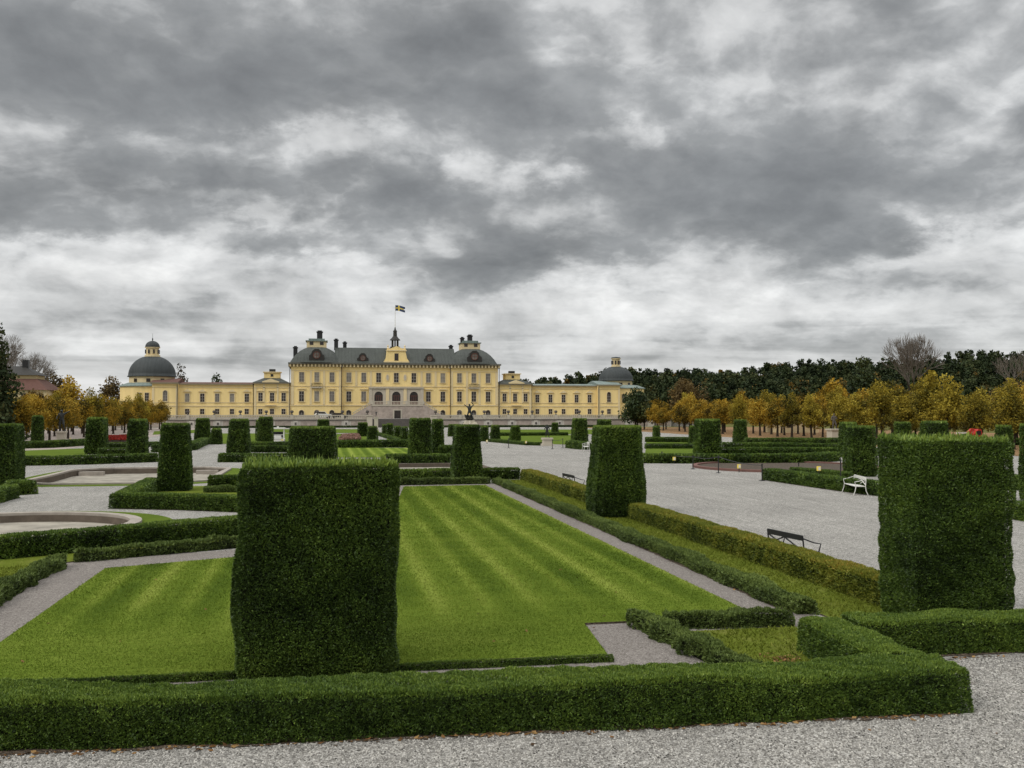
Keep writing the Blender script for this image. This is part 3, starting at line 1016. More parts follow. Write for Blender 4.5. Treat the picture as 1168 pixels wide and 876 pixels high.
# ================================================================ CLIPPED YEWS
topiary(-.16, 16.2, 2.44, 2.0, 2.34, 1.9, 3.22, 'huge dark yew block on the lawn edge left of centre, nearest the camera', L=.046, cover=2.6, fringe=.075, amp=.065, shift=.05, belly=.02, lsc=1.7, cut=.075, clump=.15)
topiary(11.52, 16.75, 1.84, 1.55, 1.88, 1.5, 3.54, 'biggest yew block in the right foreground, above the right hand hedge', L=.05, cover=2.6, fringe=.08, amp=.06, belly=.05, lsc=1.6, cut=.08, clump=.15)
TL = [
    (669, 735, 592, 488, 676, 734, 'broad yew with flared base on the grass strip right of the lawn', dict(belly=.12, fringe=.05, cut=.12)),
    (514, 550, 550, 486.5, 519, 548, 'tapered yew at the far right corner of the striped lawn', dict(belly=.05)),
    (180, 221, 561, 485, 184, 217, 'tapered yew inside the hedge corner left of the nearest yew', {}),
    (-34, 30, 557, 486, -30, 29, 'yew block cut off by the left edge of the picture', {}),
    (36, 51, 509, 475.5, 37, 50, 'slim yew in front of the orange trees at far left', {}),
    (97, 122, 518, 478, 100, 122, 'left one of two tapered yews before the red flower bed', {}),
    (111, 124, 512, 478.5, 112, 123, 'yew half hidden behind the left one before the red flower bed', {}),
    (144, 170, 520, 480, 148, 169, 'right one of two tapered yews before the red flower bed', {}),
    (222, 241, 506, 478.5, 224, 239, 'yew standing at the far end of the pale cross walk hedge', {}),
    (240, 254, 507, 490, 242, 253, 'short squat yew beside the pale cross walk', {}),
    (259, 286, 518, 480, 263, 284, 'tapered yew behind the hedge right of the pale cross walk', {}),
    (294, 312, 508.5, 477, 296, 311, 'yew immediately left of the small white cart', {}),
    (292, 300, 503, 480, 292.5, 299, 'narrow yew peeping out left of the yew by the white cart', {}),
    (329, 384, 528, 489, 331, 382, 'wide low yew block seen just above the nearest yew', dict(fringe=.1)),
    (362, 376, 496, 479.5, 363, 375, 'small yew behind the wide low block, before the terrace wall', {}),
    (408, 420, 498, 483, 409, 419, 'farther one of two small yews left of the garden stairs', {}),
    (419, 431, 504, 487.5, 420, 430, 'nearer one of two small yews left of the garden stairs', {}),
    (436, 441, 495, 485, 436.5, 441, 'farthest small yew of the row in front of the garden stairs', {}),
    (440.5, 448.5, 497.5, 484, 441.5, 448, 'third small yew counted back along the narrow walk', {}),
    (449, 457.5, 501, 487, 450, 457, 'second small yew counted back along the narrow walk', {}),
    (457.5, 466, 505, 488, 458.5, 465, 'first small yew on the narrow walk, touching the tall twin yews', {}),
    (466, 492, 521, 479, 468, 491.5, 'left and nearer of the tall twin yews in the middle', {}),
    (492.5, 506, 517, 480, 493, 505, 'right and farther of the tall twin yews in the middle', {}),
    (511, 520.5, 498, 485, 512, 520, 'small yew left of the dark bronze group, behind the tapered yew', {}),
    (547, 557.5, 503.5, 487, 548.5, 557, 'first small yew right of the tapered yew at the lawn corner', {}),
    (559.5, 570.5, 501, 486, 560, 569.5, 'second small yew right of the tapered yew at the lawn corner', {}),
    (581, 594, 504, 487, 583, 593, 'small yew standing alone on the gravel edge in front of the right wing', {}),
    (629, 637, 495, 483, 629.5, 636.5, 'tiny far yew on the bright lawn in front of the terrace', {}),
    (651, 671, 509, 479, 653, 669.5, 'yew on the far lawn just left of the flared yew', {}),
    (680, 698, 506, 480, 681, 697, 'yew whose top shows above the flared yew', {}),
    (744, 753, 501, 487, 744.5, 752.5, 'small yew under the orange trees right of the flared yew', {}),
    (790, 823, 520, 480, 792, 822, 'wide yew block on the right parterre, with a smaller one at its left', {}),
    (785, 793, 507, 487, 786, 792, 'smaller yew tucked behind the left side of the wide right parterre block', {}),
    (835, 853, 506, 480, 837, 851, 'yew farther back on the right parterre in front of the orange trees', {}),
    (960, 1001, 544, 488, 962, 999, 'barrel shaped yew behind the white bench', dict(belly=.09, cut=.14)),
    (955, 978, 522, 483.5, 957, 977, 'yew half hidden behind the barrel shaped one', {}),
    (1018, 1040, 512, 483, 1019, 1039, 'left one of the yews showing above the biggest yew', {}),
    (1046, 1084, 522, 482.5, 1049, 1081, 'wide yew showing above the middle of the biggest yew', {}),
    (1132, 1157, 520, 487, 1135, 1154, 'yew showing above the right shoulder of the biggest yew', {}),
    (1160, 1215, 573, 486, 1161, 1212, 'yew block cut off by the right edge of the picture', {}),
]
for xl, xr, yb, yt, a, b, lb, kw in TL:
    kw = dict(kw)
    kw.setdefault('fringe', 0 if yb < 525 else .04)
    topiary_px(xl, xr, yb, yt, a, b, lb, cover=2.0 if yb < 560 else 2.3, **kw)

# ================================================================ TREES


def crown_mesh(name, rng, clumps, leaves, size, mat, spread=.55, tvar=.18, flat=1.0, tint0=.5):
    """clumps: (x, y, z, r). leaves are spread through each clump's volume"""
    C = np.array([c[:3] for c in clumps])
    Rr = np.array([c[3] for c in clumps])
    wts = Rr ** 2 / np.sum(Rr ** 2)
    idx = rng.choice(len(C), leaves, p=wts)
    d = unit(rng.normal(size=(leaves, 3)))
    rad = Rr[idx] * rng.random(leaves) ** .45
    P = C[idx] + d * rad[:, None] * np.array([1, 1, flat])
    ct = rng.normal(size=len(C)) * tvar
    T = tint0 + ct[idx] + rng.normal(size=leaves) * tvar * .7 + .10 * d[:, 2]
    D = unit(rng.normal(size=(leaves, 3)) + d * .6)
    Sd = unit(np.cross(D, rng.normal(size=(leaves, 3))))
    ln = size * rng.uniform(.6, 1.5, (leaves, 1))
    V = np.stack([P - D * ln * .5, P + Sd * ln * .36, P + D * ln * .5, P - Sd * ln * .36], 1).reshape(-1, 3)
    return V, np.clip(T, 0, 1), leaves


def tree(name, label, cat, kind, seed, h, trunk_h, rx, leaves, size, mat, group=None, loc=(0, 0, 0), columns=False):
    rng = np.random.default_rng(seed)
    t = thing(name, loc, label, cat, group)
    tr = MB()
    r0 = .045 * h * .45 + .05
    lean = rng.normal(size=2) * .15
    top = (lean[0], lean[1], h * .82)
    tr.tube([(0, 0, 0), (0, 0, .25), (lean[0] * .3, lean[1] * .3, trunk_h), (lean[0] * .7, lean[1] * .7, h * .6), top], [r0 * 1.5, r0, r0 * .8, r0 * .45, r0 * .12], 7)
    clumps = []
    nlimb = 9
    for i in range(nlimb):
        a = 2.4 * i + rng.uniform(0, .8)
        z0 = trunk_h + (h * .75 - trunk_h) * i / nlimb
        k = rng.uniform(.75, 1.05)
        fr = (i / nlimb)
        if kind == 'round':
            rr = rx * math.sqrt(max(.12, 1 - (2 * fr - .75) ** 2 * .8)) * .72 * k
        elif kind == 'cone':
            rr = rx * (1.05 - fr) * .8 * k
        else:
            rr = rx * (.95 - .35 * fr) * .72 * k
        e = (math.cos(a) * rr, math.sin(a) * rr, z0 + rr * (.5 if kind != 'cone' else -.1))
        mid = (e[0] * .45, e[1] * .45, z0 + rr * .1)
        tr.tube([(0, 0, z0 - .1), mid, e], [r0 * .35, r0 * .2, r0 * .05], 5)
        clumps.append((*e, rx * rng.uniform(.36, .5)))
        clumps.append((mid[0] * 1.2, mid[1] * 1.2, z0 + rr * .35, rx * rng.uniform(.34, .48)))
        e2 = (math.cos(a + .7) * rr * .85, math.sin(a + .7) * rr * .85, e[2] + rng.uniform(-.5, .6))
        clumps.append((*e2, rx * rng.uniform(.22, .36)))
    clumps.append((top[0], top[1], h - rx * .35, rx * .36))
    clumps.append((top[0], top[1], h * .8, rx * .42))
    tr.build('trunk', BARK, t)
    V, T, n = crown_mesh('crown', rng, clumps, leaves, size, mat)
    keep = np.repeat(V.reshape(-1, 4, 3)[:, :, 2].min(1) > trunk_h * .72, 4)
    V2 = V[keep]
    T2 = T[keep[::4]]
    foliage('crown', [(V2, T2, len(T2), 0)], [mat], (), (0, 0, 0), t)
    return t


ORD = ['first', 'second', 'third', 'fourth', 'fifth', 'sixth', 'seventh', 'eighth', 'ninth', 'tenth', 'eleventh', 'twelfth', 'thirteenth', 'fourteenth', 'fifteenth', 'sixteenth',
       'seventeenth', 'eighteenth', 'nineteenth', 'twentieth', 'twenty-first', 'twenty-second', 'twenty-third', 'twenty-fourth', 'twenty-fifth', 'twenty-sixth', 'twenty-seventh', 'twenty-eighth', 'twenty-ninth', 'thirtieth']
protos = {}
for k in range(4):
    protos['o', k] = tree('avenue_tree', '', 'tree', 'round', 40 + k, 7.6, 2.2, 2.7, 3200, .27, AUTUMN)
    protos['y', k] = tree('avenue_tree', '', 'tree', 'upright', 60 + k, 9.0, 2.2, 2.6, 3800, .26, YELLOW)
used = set()


def plant(kind, k, x, y, s, sz, label, group, cat='tree'):
    o = protos[kind, k]
    if (kind, k) in used:
        o = copy_tree(o)
    used.add((kind, k))
    o.location = (x, y, 0)
    o.rotation_euler = (0, 0, random.uniform(0, 6.28))
    o.scale = (s, s, sz)
    return tag(o, label, cat, group)


for row, X in enumerate((69.5, 75.5, 82.0)):
    rn = ('front', 'middle', 'back')[row]
    n = 0
    for i in range(24):
        y = 214 - i * 6.1 + row * 2.0 + random.uniform(-.7, .7)
        if y < 78: break
        x = X + random.uniform(-.5, .5) + (214 - y) * .02
        near = y < 128
        kind = 'y' if near or random.random() < .3 else 'o'
        s = random.uniform(.74, 1.02)
        sz = s * (random.uniform(.78, .98) if near else random.uniform(.86, 1.02)) * (1 + .06 * row)
        plant(kind, random.randrange(4), x, y, s, sz,
              f'{ORD[n]} autumn tree from the palace end in the {rn} row of the right avenue', f'{rn} row of autumn trees right of the parterre')
        n += 1
for row, X in enumerate((-37.5, -44.0, -50.5)):
    rn = ('front', 'middle', 'back')[row]
    n = 0
    for i in range(19):
        y = 236 - i * 6.2 + row * 2.0 + random.uniform(-.7, .7)
        if y < 128: break
        x = X + random.uniform(-.5, .5)
        s = random.uniform(.78, 1.0)
        plant('o' if random.random() < .9 else 'y', random.randrange(4), x, y, s, s * random.uniform(.85, 1.0),
              f'{ORD[n]} orange tree from the palace end in the {rn} row of the left avenue', f'{rn} row of orange trees left of the parterre')
        n += 1

x, y = G(725, 490)
tree('broad_tree', 'dark green round tree at the end of the right palace wing', 'tree', 'round', 81, 9.6, 1.8, 4.2, 5200, .42, BIGGREEN, loc=(x, y, 0))
x, y = G(912, 492)
tree('broad_tree', 'large orange tree rising among the right avenue trees', 'tree', 'round', 85, 10.2, 2.0, 4.2, 4800, .42, AUTUMN, loc=(91, 165, 0))
tree('broad_tree', 'tall olive green tree behind the right avenue, below the forest edge', 'tree', 'upright', 86, 16, 3.0, 4.5, 4800, .5, BIGGREEN, loc=(112, 190, 0))
tree('broad_tree', 'russet tree beside the end of the right palace wing', 'tree', 'round', 87, 13, 2.0, 6.0, 4800, .5, BROWN, loc=(90, 238, 0))
tree('broad_tree', 'yellow tree taller than its neighbours in the nearer right avenue', 'tree', 'upright', 88, 9.6, 2.2, 2.6, 4600, .34, YELLOW, loc=(79.5, 118, 0))
tree('broad_tree', 'rounded orange tree top above the nearer right avenue', 'tree', 'round', 89, 8.8, 2.2, 3.8, 5200, .34, AUTUMN, loc=(86.5, 106, 0))
tree('broad_tree', 'dark leafless looking thicket tree between the two halves of the right avenue', 'tree', 'round', 90, 9.5, 1.2, 3.4, 3800, .36, BROWN, loc=(88, 131, 0))
tree('conifer', 'dark evergreen at the left edge of the picture', 'tree', 'cone', 91, 16.5, .6, 5.6, 12000, .42, PINE, loc=(-41.0, 128, 0))
x, y = -31.5, 292
tree('broad_tree', 'dark tree top rising behind the left palace wing', 'tree', 'round', 92, 15.5, 3.0, 4.6, 4200, .5, BIGGREEN, loc=(-32, 300, 0))
tree('broad_tree', 'thin brown tree top just right of the left dome', 'tree', 'round', 93, 18.5, 3.0, 4.0, 2200, .5, BROWN, loc=(-43.5, 305, 0))
for i, (xx, yy, hh, rr, mt, lb) in enumerate([(-66, 270, 13.5, 5, AUTUMN, 'orange brown tree between the red roofed house and the left dome'), (-73, 285, 15, 5.5, BROWN, 'brown tree left of the left dome, lower of two'),
                                              (-80, 300, 16, 5.5, BROWN, 'dark brown tree behind the orange trees right of the red roofed house'), (-62, 300, 15, 5, BROWN, 'brown tree closest to the left dome'),
                                              (-90, 310, 16, 6, BIGGREEN, 'dull green tree behind the red roofed house'), (-69, 250, 9.5, 4.5, BROWN, 'purple brown tree behind the left avenue')]):
    tree('broad_tree', lb, 'tree', 'round', 100 + i, hh, 2.0, rr, 3000, .55, mt, loc=(xx, yy, 0))


TWIGS = plain_mat('pale_twigs', (.15, .13, .11), .95, .1, 0, .3, 3)


def bare_tree(name, label, loc, h, spread, seed, r0, depth_n=6, fork=3, clear=.3, wide=1.0):
    rnd = random.Random(seed)
    t = thing(name, loc, label, 'tree')
    tr, tw = MB(), MB()

    def grow(p, d, ln, r, lev):
        q = p + d * ln
        mid = p + d * ln * .5 + Vector((rnd.uniform(-1, 1), rnd.uniform(-1, 1), rnd.uniform(-.3, 1))) * ln * .06
        (tr if lev < 2 else tw).tube([p, mid, q], [r, r * .85, r * .66], 6 if lev < 2 else 4 if lev < 4 else 3, cap=False)
        if lev >= depth_n: return
        for i in range(fork if lev < 4 else rnd.choice((2, 3))):
            a = 2 * math.pi * (i + rnd.random() * .8) / fork
            side = d.orthogonal().normalized()
            side.rotate(__import__('mathutils').Quaternion(d, a))
            nd = (d * 1.0 + side * spread * rnd.uniform(.6, 1.2) + Vector((0, 0, .18))).normalized()
            grow(q, nd, ln * rnd.uniform(.62, .82), r * .6, lev + 1)
        if lev > 0:
            grow(q, (d + Vector((rnd.uniform(-.2, .2), rnd.uniform(-.2, .2), .1))).normalized(), ln * .78, r * .62, lev + 1)
    grow(Vector((0, 0, 0)), Vector((0, 0, 1)), h * clear, r0, 0)
    k = h / max(v[2] for v in tw.v)
    for mb in (tr, tw): mb.v = [(x * k * wide, y * k * wide, z * k) for x, y, z in mb.v]
    tr.build('trunk', BARK, t, smooth=True)
    tw.build('branches', TWIGS, t)
    return t


for i, (xx, yy) in enumerate([(95.5, 122), (97, 108), (95, 95)]):
    tree('broad_tree', 'dark brown thicket tree behind the nearer right avenue, ' + ('nearest the palace', 'middle of three', 'nearest the right edge')[i], 'tree', 'round', 120 + i, 8.6, 1.0, 4.6, 4200, .42, BROWN, loc=(xx, yy, 0))
bare_tree('bare_tree', 'large leafless tree with a fan of branches above the right avenue', (130, 200, 0), 22.0, .66, 3, .34, 5, 4, .20, .66)
bare_tree('bare_tree', 'leafless tree top at the right edge above the forest', (147, 187, 0), 17.5, .6, 8, .28, 5, 3, .25)
bare_tree('bare_tree', 'tall leafless tree at the left edge above the dark evergreen', (-59, 190, 0), 19.5, .55, 5, .40, 6, 3, .27)
bare_tree('bare_tree', 'smaller leafless tree behind the red roofed house', (-81, 290, 0), 21, .6, 6, .36, 6, 3, .27)

# wooded ridge beyond the garden


def ridge_z(x, y):
    t = min(1, max(0, (y - 300) / 170))
    t = t * t * (3 - 2 * t)
    e = min(1, max(0, (x - 60) / 90))
    return t * (4 + 8.5 * e + 9.0 * min(1, max(0, (x - 190) / 180))) * min(1, max(0, (x - 10) / 60)) + 1.0 * math.sin(x * .06) * t


hm = MB()
nx, ny = 40, 14
pv = []
for j in range(ny + 1):
    for i in range(nx + 1):
        xx, yy = 10 + 520 * i / nx, 296 + 330 * j / ny
        pv.append((xx, yy, ridge_z(xx, yy) + .01))
hm.add(pv, [(j * (nx + 1) + i, j * (nx + 1) + i + 1, (j + 1) * (nx + 1) + i + 1, (j + 1) * (nx + 1) + i) for j in range(ny) for i in range(nx)])
tag(hm.build('hills', FIELD, smooth=True), kind='structure')

rng = np.random.default_rng(77)
fv, ft, fn = [], [], 0
spots = []
for yy in list(range(300, 480, 12)):
    xx = 62 + (480 - yy) * .0
    while xx < 470:
        if xx / yy < 1.05 and xx / yy > .12:
            spots.append((xx + rng.uniform(-3, 3), yy + rng.uniform(-4, 4)))
        xx += rng.uniform(4.2, 7.5) if yy > 340 else rng.uniform(7, 12)
tr = MB()
for xx, yy in spots:
    z0 = ridge_z(xx, yy)
    con = rng.random() < .55
    h = rng.uniform(9.5, 12.8) * (1 + .25 * min(1, max(0, (xx - 130) / 160))) * (1.08 if con else 1.0)
    r = rng.uniform(2.6, 3.6) if con else rng.uniform(3.4, 5.2)
    cl = []
    m = 5 if con else 6
    for i in range(m):
        f = (i + .5) / m
        a = rng.uniform(0, 6.28)
        rr = r * ((1.05 - f) * .55 if con else .55 * math.sin(math.pi * (.2 + .7 * f)))
        cl.append((xx + math.cos(a) * rr, yy + math.sin(a) * rr, z0 + h * (.16 + .8 * f), r * ((.85 - .6 * f) if con else rng.uniform(.42, .6))))
    V, T, n = crown_mesh('x', rng, cl, 800, .95, PINE, tvar=.12, tint0=.42 + rng.normal() * .12 + (.45 if rng.random() < .03 else 0))
    fv.append((V, T, n, 0))
o = foliage('forest', fv, [PINE])
tag(o, 'dark mixed wood covering the ridge behind the palace and the right avenue', 'forest', kind='stuff')

# ================================================================ THE PALACE
PX, PY, PZ = 18.4, 268.0, 2.15
pal = thing('palace', (PX, PY, PZ), 'long yellow palace with green copper roofs, side wings and two domed ends', 'palace')
WN = [0]


def window(x, y, z0, z1, w, arched=False, pane=GLASS_BLIND, head=None, sill=True, hood=False):
    """frame in the wall, muntins, pane a sub-part"""
    WN[0] += 1
    m = MB()
    fr = .17
    hw = w / 2
    m.box(x - hw - fr, x - hw, y - .14, y + .05, z0, z1, 0)
    m.box(x + hw, x + hw + fr, y - .14, y + .05, z0, z1, 0)
    if arched:
        n = 10
        pts = [(x + (hw + fr) * math.cos(math.pi * i / n), z1 + (hw + fr) * math.sin(math.pi * i / n)) for i in range(n + 1)]
        pin = [(x + hw * math.cos(math.pi * i / n), z1 + hw * math.sin(math.pi * i / n)) for i in range(n + 1)]
        for i in range(n):
            m.prism_y([pts[i], pts[i + 1], pin[i + 1], pin[i]], y - .142, y + .05, 0)
    else:
        m.box(x - hw - fr, x + hw + fr, y - .145, y + .05, z1, z1 + fr, 0)
    if sill:
        m.box(x - hw - fr - .1, x + hw + fr + .1, y - .26, y + .05, z0 - .16, z0 - .002, 0)
    if head:
        m.box(x - hw - fr - .28, x + hw + fr + .28, y - .36, y + .05, z1 + head, z1 + head + .2, 0)
    if hood:
        zz = z1 + .5
        m.prism_y([(x - hw - .5, zz), (x + hw + .5, zz), (x + hw * .6, zz + .5), (x, zz + .68), (x - hw * .6, zz + .5)], y - .33, y + .05, 0)
    m.box(x - .04, x + .04, y - .08, y - .03, z0, z1, 1)
    k = 3 if z1 - z0 > 2 else 2
    for i in range(1, k):
        zz = z0 + (z1 - z0) * i / k
        m.box(x - hw, x - .041, y - .078, y - .032, zz - .035, zz + .035, 1)
        m.box(x + .041, x + hw, y - .078, y - .032, zz - .035, zz + .035, 1)
    o = m.build('window', [PALE, FRAMEW], pal, world=True)
    if pane is GLASS_BLIND and random.random() < .25: pane = GLASS_DARK
    elif pane is GLASS_BLIND and random.random() < .3: pane = GLASS_CURTAIN
    p = MB()
    if arched:
        n = 10
        p.add([(x - hw, y - .02, z0), (x + hw, y - .02, z0)] + [(x + hw * math.cos(math.pi * i / n), y - .02, z1 + hw * math.sin(math.pi * i / n)) for i in range(n + 1)], [tuple(range(n + 3))])
    else:
        p.add([(x - hw, y - .02, z0), (x + hw, y - .02, z0), (x + hw, y - .02, z1), (x - hw, y - .02, z1)], [(0, 1, 2, 3)])
    p.build('pane', pane, o, world=True)
    return o


def W3(mb, name, mats, **kw):
    return mb.build(name, mats, pal, world=True, **kw)


# -- central block
cw = MB()
Z0, ZE = PZ, 16.0
cw.box(PX - 28.1, PX - 14.9, PY - .9, PY + 22, Z0, ZE)
cw.box(PX - 14.9, PX + 14.9, PY, PY + 21, Z0, ZE)
cw.box(PX + 14.9, PX + 28.1, PY - .9, PY + 22, Z0, ZE)
W3(cw, 'central_block', PLASTER)
tb = MB()


def band(x0, x1, y, z, h, out, m=0):
    tb.box(x0, x1, y - out, y + .02, z, z + h, m)


for (x0, x1, y) in ((PX - 28.1, PX - 14.9, PY - .9), (PX - 14.85, PX + 14.85, PY), (PX + 14.9, PX + 28.1, PY - .9)):
    band(x0, x1, y, 5.55, .28, .18)
    band(x0, x1, y, 10.75, .18, .14)
    band(x0, x1, y, 2.16, .7, .12, 1)
    band(x0, x1, y, 14.95, .16, .12)
for s in (-1, 1):                                          # quoined strips at the corners
    for xx, y in ((28.1, PY - .9), (15.2, PY - .9), (22.9, PY - .9), (19.4, PY - .9)):
        x = PX + s * xx
        a, b = (x - .75, x) if (s > 0 and xx == 28.1) else (x, x + .75) if (s < 0 and xx == 28.1) else (x - .3, x + .3)
        tb.box(a, b, y - .10, y + .02, 5.9, 10.7)
        tb.box(a, b, y - .10, y + .02, 11.0, 14.9)
for xx in (-10.8, 10.8, -6.9, 6.9):
    tb.box(PX + xx - .3, PX + xx + .3, PY - .10, PY + .02, 11.0, 14.9)
W3(tb, 'stone_band', [PALE, STONE])
cn = MB()
for (x0, x1, y, e) in ((PX - 28.1, PX - 14.9, PY - .9, 1), (PX - 14.9, PX + 14.9, PY, 0), (PX + 14.9, PX + 28.1, PY - .9, 2)):
    xa, xb = x0 - (.75 if e == 1 else .4 if e == 2 else 0), x1 + (.75 if e == 2 else .4 if e == 1 else 0)
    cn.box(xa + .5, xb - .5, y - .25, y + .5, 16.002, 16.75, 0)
    k = int((xb - xa) / 1.0)
    for i in range(k + 1):
        x = xa + .55 + (xb - xa - 1.1) * i / k
        cn.box(x - .2, x + .2, y - .75, y - .252, 16.05, 16.74, 1)
    cn.box(xa, xb, y - 1.0, y + 1, 16.752, 17.15, 2)
cn.box(PX - 28.85, PX - 27.9, PY, PY + 23, 16.1, 17.148, 0)
cn.box(PX + 27.9, PX + 28.85, PY, PY + 23, 16.1, 17.148, 0)
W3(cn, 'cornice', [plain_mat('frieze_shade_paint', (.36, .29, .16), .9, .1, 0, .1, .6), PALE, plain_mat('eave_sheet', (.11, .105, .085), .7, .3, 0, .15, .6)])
# -- roofs
rf = MB()
rf.prism_y([(0, 0), (1, 0), (1, 1)], 0, 1) if False else None
rx0, rx1 = PX - 16.5, PX + 16.5
rf.add([(rx0, PY - 1.0, 17.17), (rx1, PY - 1.0, 17.17), (rx1, PY + 5.5, 21.7), (rx0, PY + 5.5, 21.7), (rx0, PY + 15.5, 21.7), (rx1, PY + 15.5, 21.7), (rx1, PY + 22, 17.17), (rx0, PY + 22, 17.17)],
       [(0, 1, 2, 3), (3, 2, 5, 4), (4, 5, 6, 7), (0, 3, 4, 7), (1, 6, 5, 2)])
roof = W3(rf, 'roof', COPPER)
for s in (-1, 1):
    c = (PX + s * 21.5, PY + 9)
    dm = MB()
    prof = [(9.6, 17.17), (9.2, 17.7), (8.45, 18.7), (7.35, 19.8), (6.05, 20.75), (4.7, 21.45), (3.5, 21.9), (.1, 22.0)]
    dm.lathe([(r * .785, z - .25 * max(0, z - 17.5) / 5) for r, z in prof], 32, c, 0, math.pi / 32, sq=4.2)
    # square-plan dome: stretch to the pavilion's plan
    dm.v = [(c[0] + (x - c[0]) * 0.965, c[1] + (y - c[1]) * 1.5, z) for x, y, z in dm.v]
    W3(dm, 'corner_dome', COPPER, smooth=False)
    cp = MB()
    cp.box(c[0] - 2.7, c[0] + 2.7, c[1] - 2.7, c[1] + 2.7, 21.3, 23.4, 0)
    cp.box(c[0] - 3.0, c[0] + 3.0, c[1] - 3.0, c[1] + 3.0, 23.402, 23.65, 1)
    cp.box(c[0] - 2.2, c[0] + 2.2, c[1] - 2.2, c[1] + 2.2, 23.652, 24.2, 1)
    cp.box(c[0] - 1.9, c[0] - .9, c[1] - 2.75, c[1] - 2.69, 22.4, 23.3, 2)
    cp.box(c[0] + .9, c[0] + 1.9, c[1] - 2.75, c[1] - 2.69, 22.4, 23.3, 2)
    W3(cp, 'belvedere', [PALE, LEAD, GLASS_DARK])


def chimney(x, y, z0, z1, w, mat=None):
    m = MB()
    m.box(x - w / 2, x + w / 2, y - w / 2, y + w / 2, z0, z1, 0)
    m.box(x - w / 2 - .15, x + w / 2 + .15, y - w / 2 - .15, y + w / 2 + .15, z1 + .002, z1 + .3, 0)
    m.box(x - w / 2 + .15, x + w / 2 - .15, y - w / 2 + .15, y + w / 2 - .15, z1 + .302, z1 + .6, 0)
    W3(m, 'chimney', mat or BLACK)


for x, y, z0, z1, w in ((-20.7, 9, 24.2, 26.0, 1.5), (-16.2, 6, 21, 23.6, 1.1), (-13.8, 8, 21, 23.0, 1.0), (16.0, 8, 21, 22.4, 1.0), (19.4, 9, 23.6, 24.8, 1.0), (21.6, 9, 24.2, 25.5, 1.3),
                        (-27.2, 6, 19.0, 21.4, 1.1), (27.2, 12, 18.4, 19.8, 1.1)):
    chimney(PX + x, PY + y, z0, z1, w)


def dormer(x, y, z, w, h):
    m = MB()
    hw = w / 2
    prof = [(x - hw, z), (x + hw, z), (x + hw, z + h * .45), (x + hw * .72, z + h * .55), (x + hw * .6, z + h * .82), (x + hw * .25, z + h), (x - hw * .25, z + h), (x - hw * .6, z + h * .82), (x - hw * .72, z + h * .55), (x - hw, z + h * .45)]
    m.prism_y(prof, y, y + 4)
    o = W3(m, 'dormer', DARKROOF)
    n = 14
    g = MB()
    g.add([(x + w * .2 * math.cos(2 * math.pi * i / n), y - .03, z + h * .48 + w * .2 * math.sin(2 * math.pi * i / n)) for i in range(n)], [tuple(range(n))], 0)
    for i in range(n):
        a, b = 2 * math.pi * i / n, 2 * math.pi * (i + 1) / n
        g.prism_y([(x + w * q * math.cos(t), z + h * .48 + w * q * math.sin(t)) for q, t in ((.2, a), (.25, a), (.25, b), (.2, b))], y - .12, y - .005, 1)
    g.box(x - .06, x + .06, y - .08, y - .04, z + h * .48 - w * .19, z + h * .48 + w * .19, 1)
    g.box(x - w * .19, x - .061, y - .079, y - .041, z + h * .48 - .06, z + h * .48 + .06, 1)
    g.box(x + .061, x + w * .19, y - .079, y - .041, z + h * .48 - .06, z + h * .48 + .06, 1)
    g.build('round_window', [GLASS_BLIND, WOODRED], o, world=True)


DARKROOF = plain_mat('dark_dormer_sheet', (.028, .026, .022), .6, .3, 0, .2, 1)
dormer(PX - 21.4, PY - 1.85, 17.6, 4.0, 3.2)
dormer(PX + 21.4, PY - 1.85, 17.6, 4.0, 3.2)
dormer(PX - 9.1, PY - .2, 17.3, 3.0, 2.6)
dormer(PX + 9.1, PY - .2, 17.3, 3.0, 2.6)
# -- middle gable with its lantern
gb = MB()
gb.prism_y([(PX - 3.3, 17.3), (PX + 3.3, 17.3), (PX + 3.3, 17.9), (PX + 2.85, 18.6), (PX + 2.45, 20.6), (PX + 2.6, 21.0), (PX + 1.5, 21.3), (PX, 21.9), (PX - 1.5, 21.3), (PX - 2.6, 21.0), (PX - 2.45, 20.6), (PX - 2.85, 18.6), (PX - 3.3, 17.9)], PY - .5, PY + 6, 0)
gb.box(PX - 3.5, PX + 3.5, PY - .72, PY - .502, 17.4, 17.7, 1)
gb.box(PX - 2.75, PX + 2.75, PY - .75, PY - .502, 20.55, 20.85, 1)
for s in (-1, 1):
    gb.lathe([(.25, 21.05), (.32, 21.3), (.12, 21.6), (.22, 21.9), (.04, 22.3)], 8, (PX + s * 2.3, PY + .2), 1)
gable = W3(gb, 'gable', [PLASTER, PALE])
gw = MB().box(PX - .55, PX + .55, PY - .53, PY - .505, 17.9, 19.9, 0)
gw.build('gable_window', GLASS_DARK, gable, world=True)
ln = MB()
lc = (PX, PY + 5.5)
for i in range(8):
    a = 2 * math.pi * i / 8
    ln.box(lc[0] + .85 * math.cos(a) - .13, lc[0] + .85 * math.cos(a) + .13, lc[1] + .85 * math.sin(a) - .13, lc[1] + .85 * math.sin(a) + .13, 21.9, 23.9)
ln.lathe([(1.35, 21.6), (1.35, 22.1), (1.2, 22.1)], 16, lc)
ln.lathe([(1.5, 23.9), (1.4, 24.1), (.9, 24.6), (.55, 25.1), (.5, 26.3), (.62, 26.4), (.25, 26.9), (.1, 27.6)], 16, lc)
W3(ln, 'roof_lantern', DARKROOF)
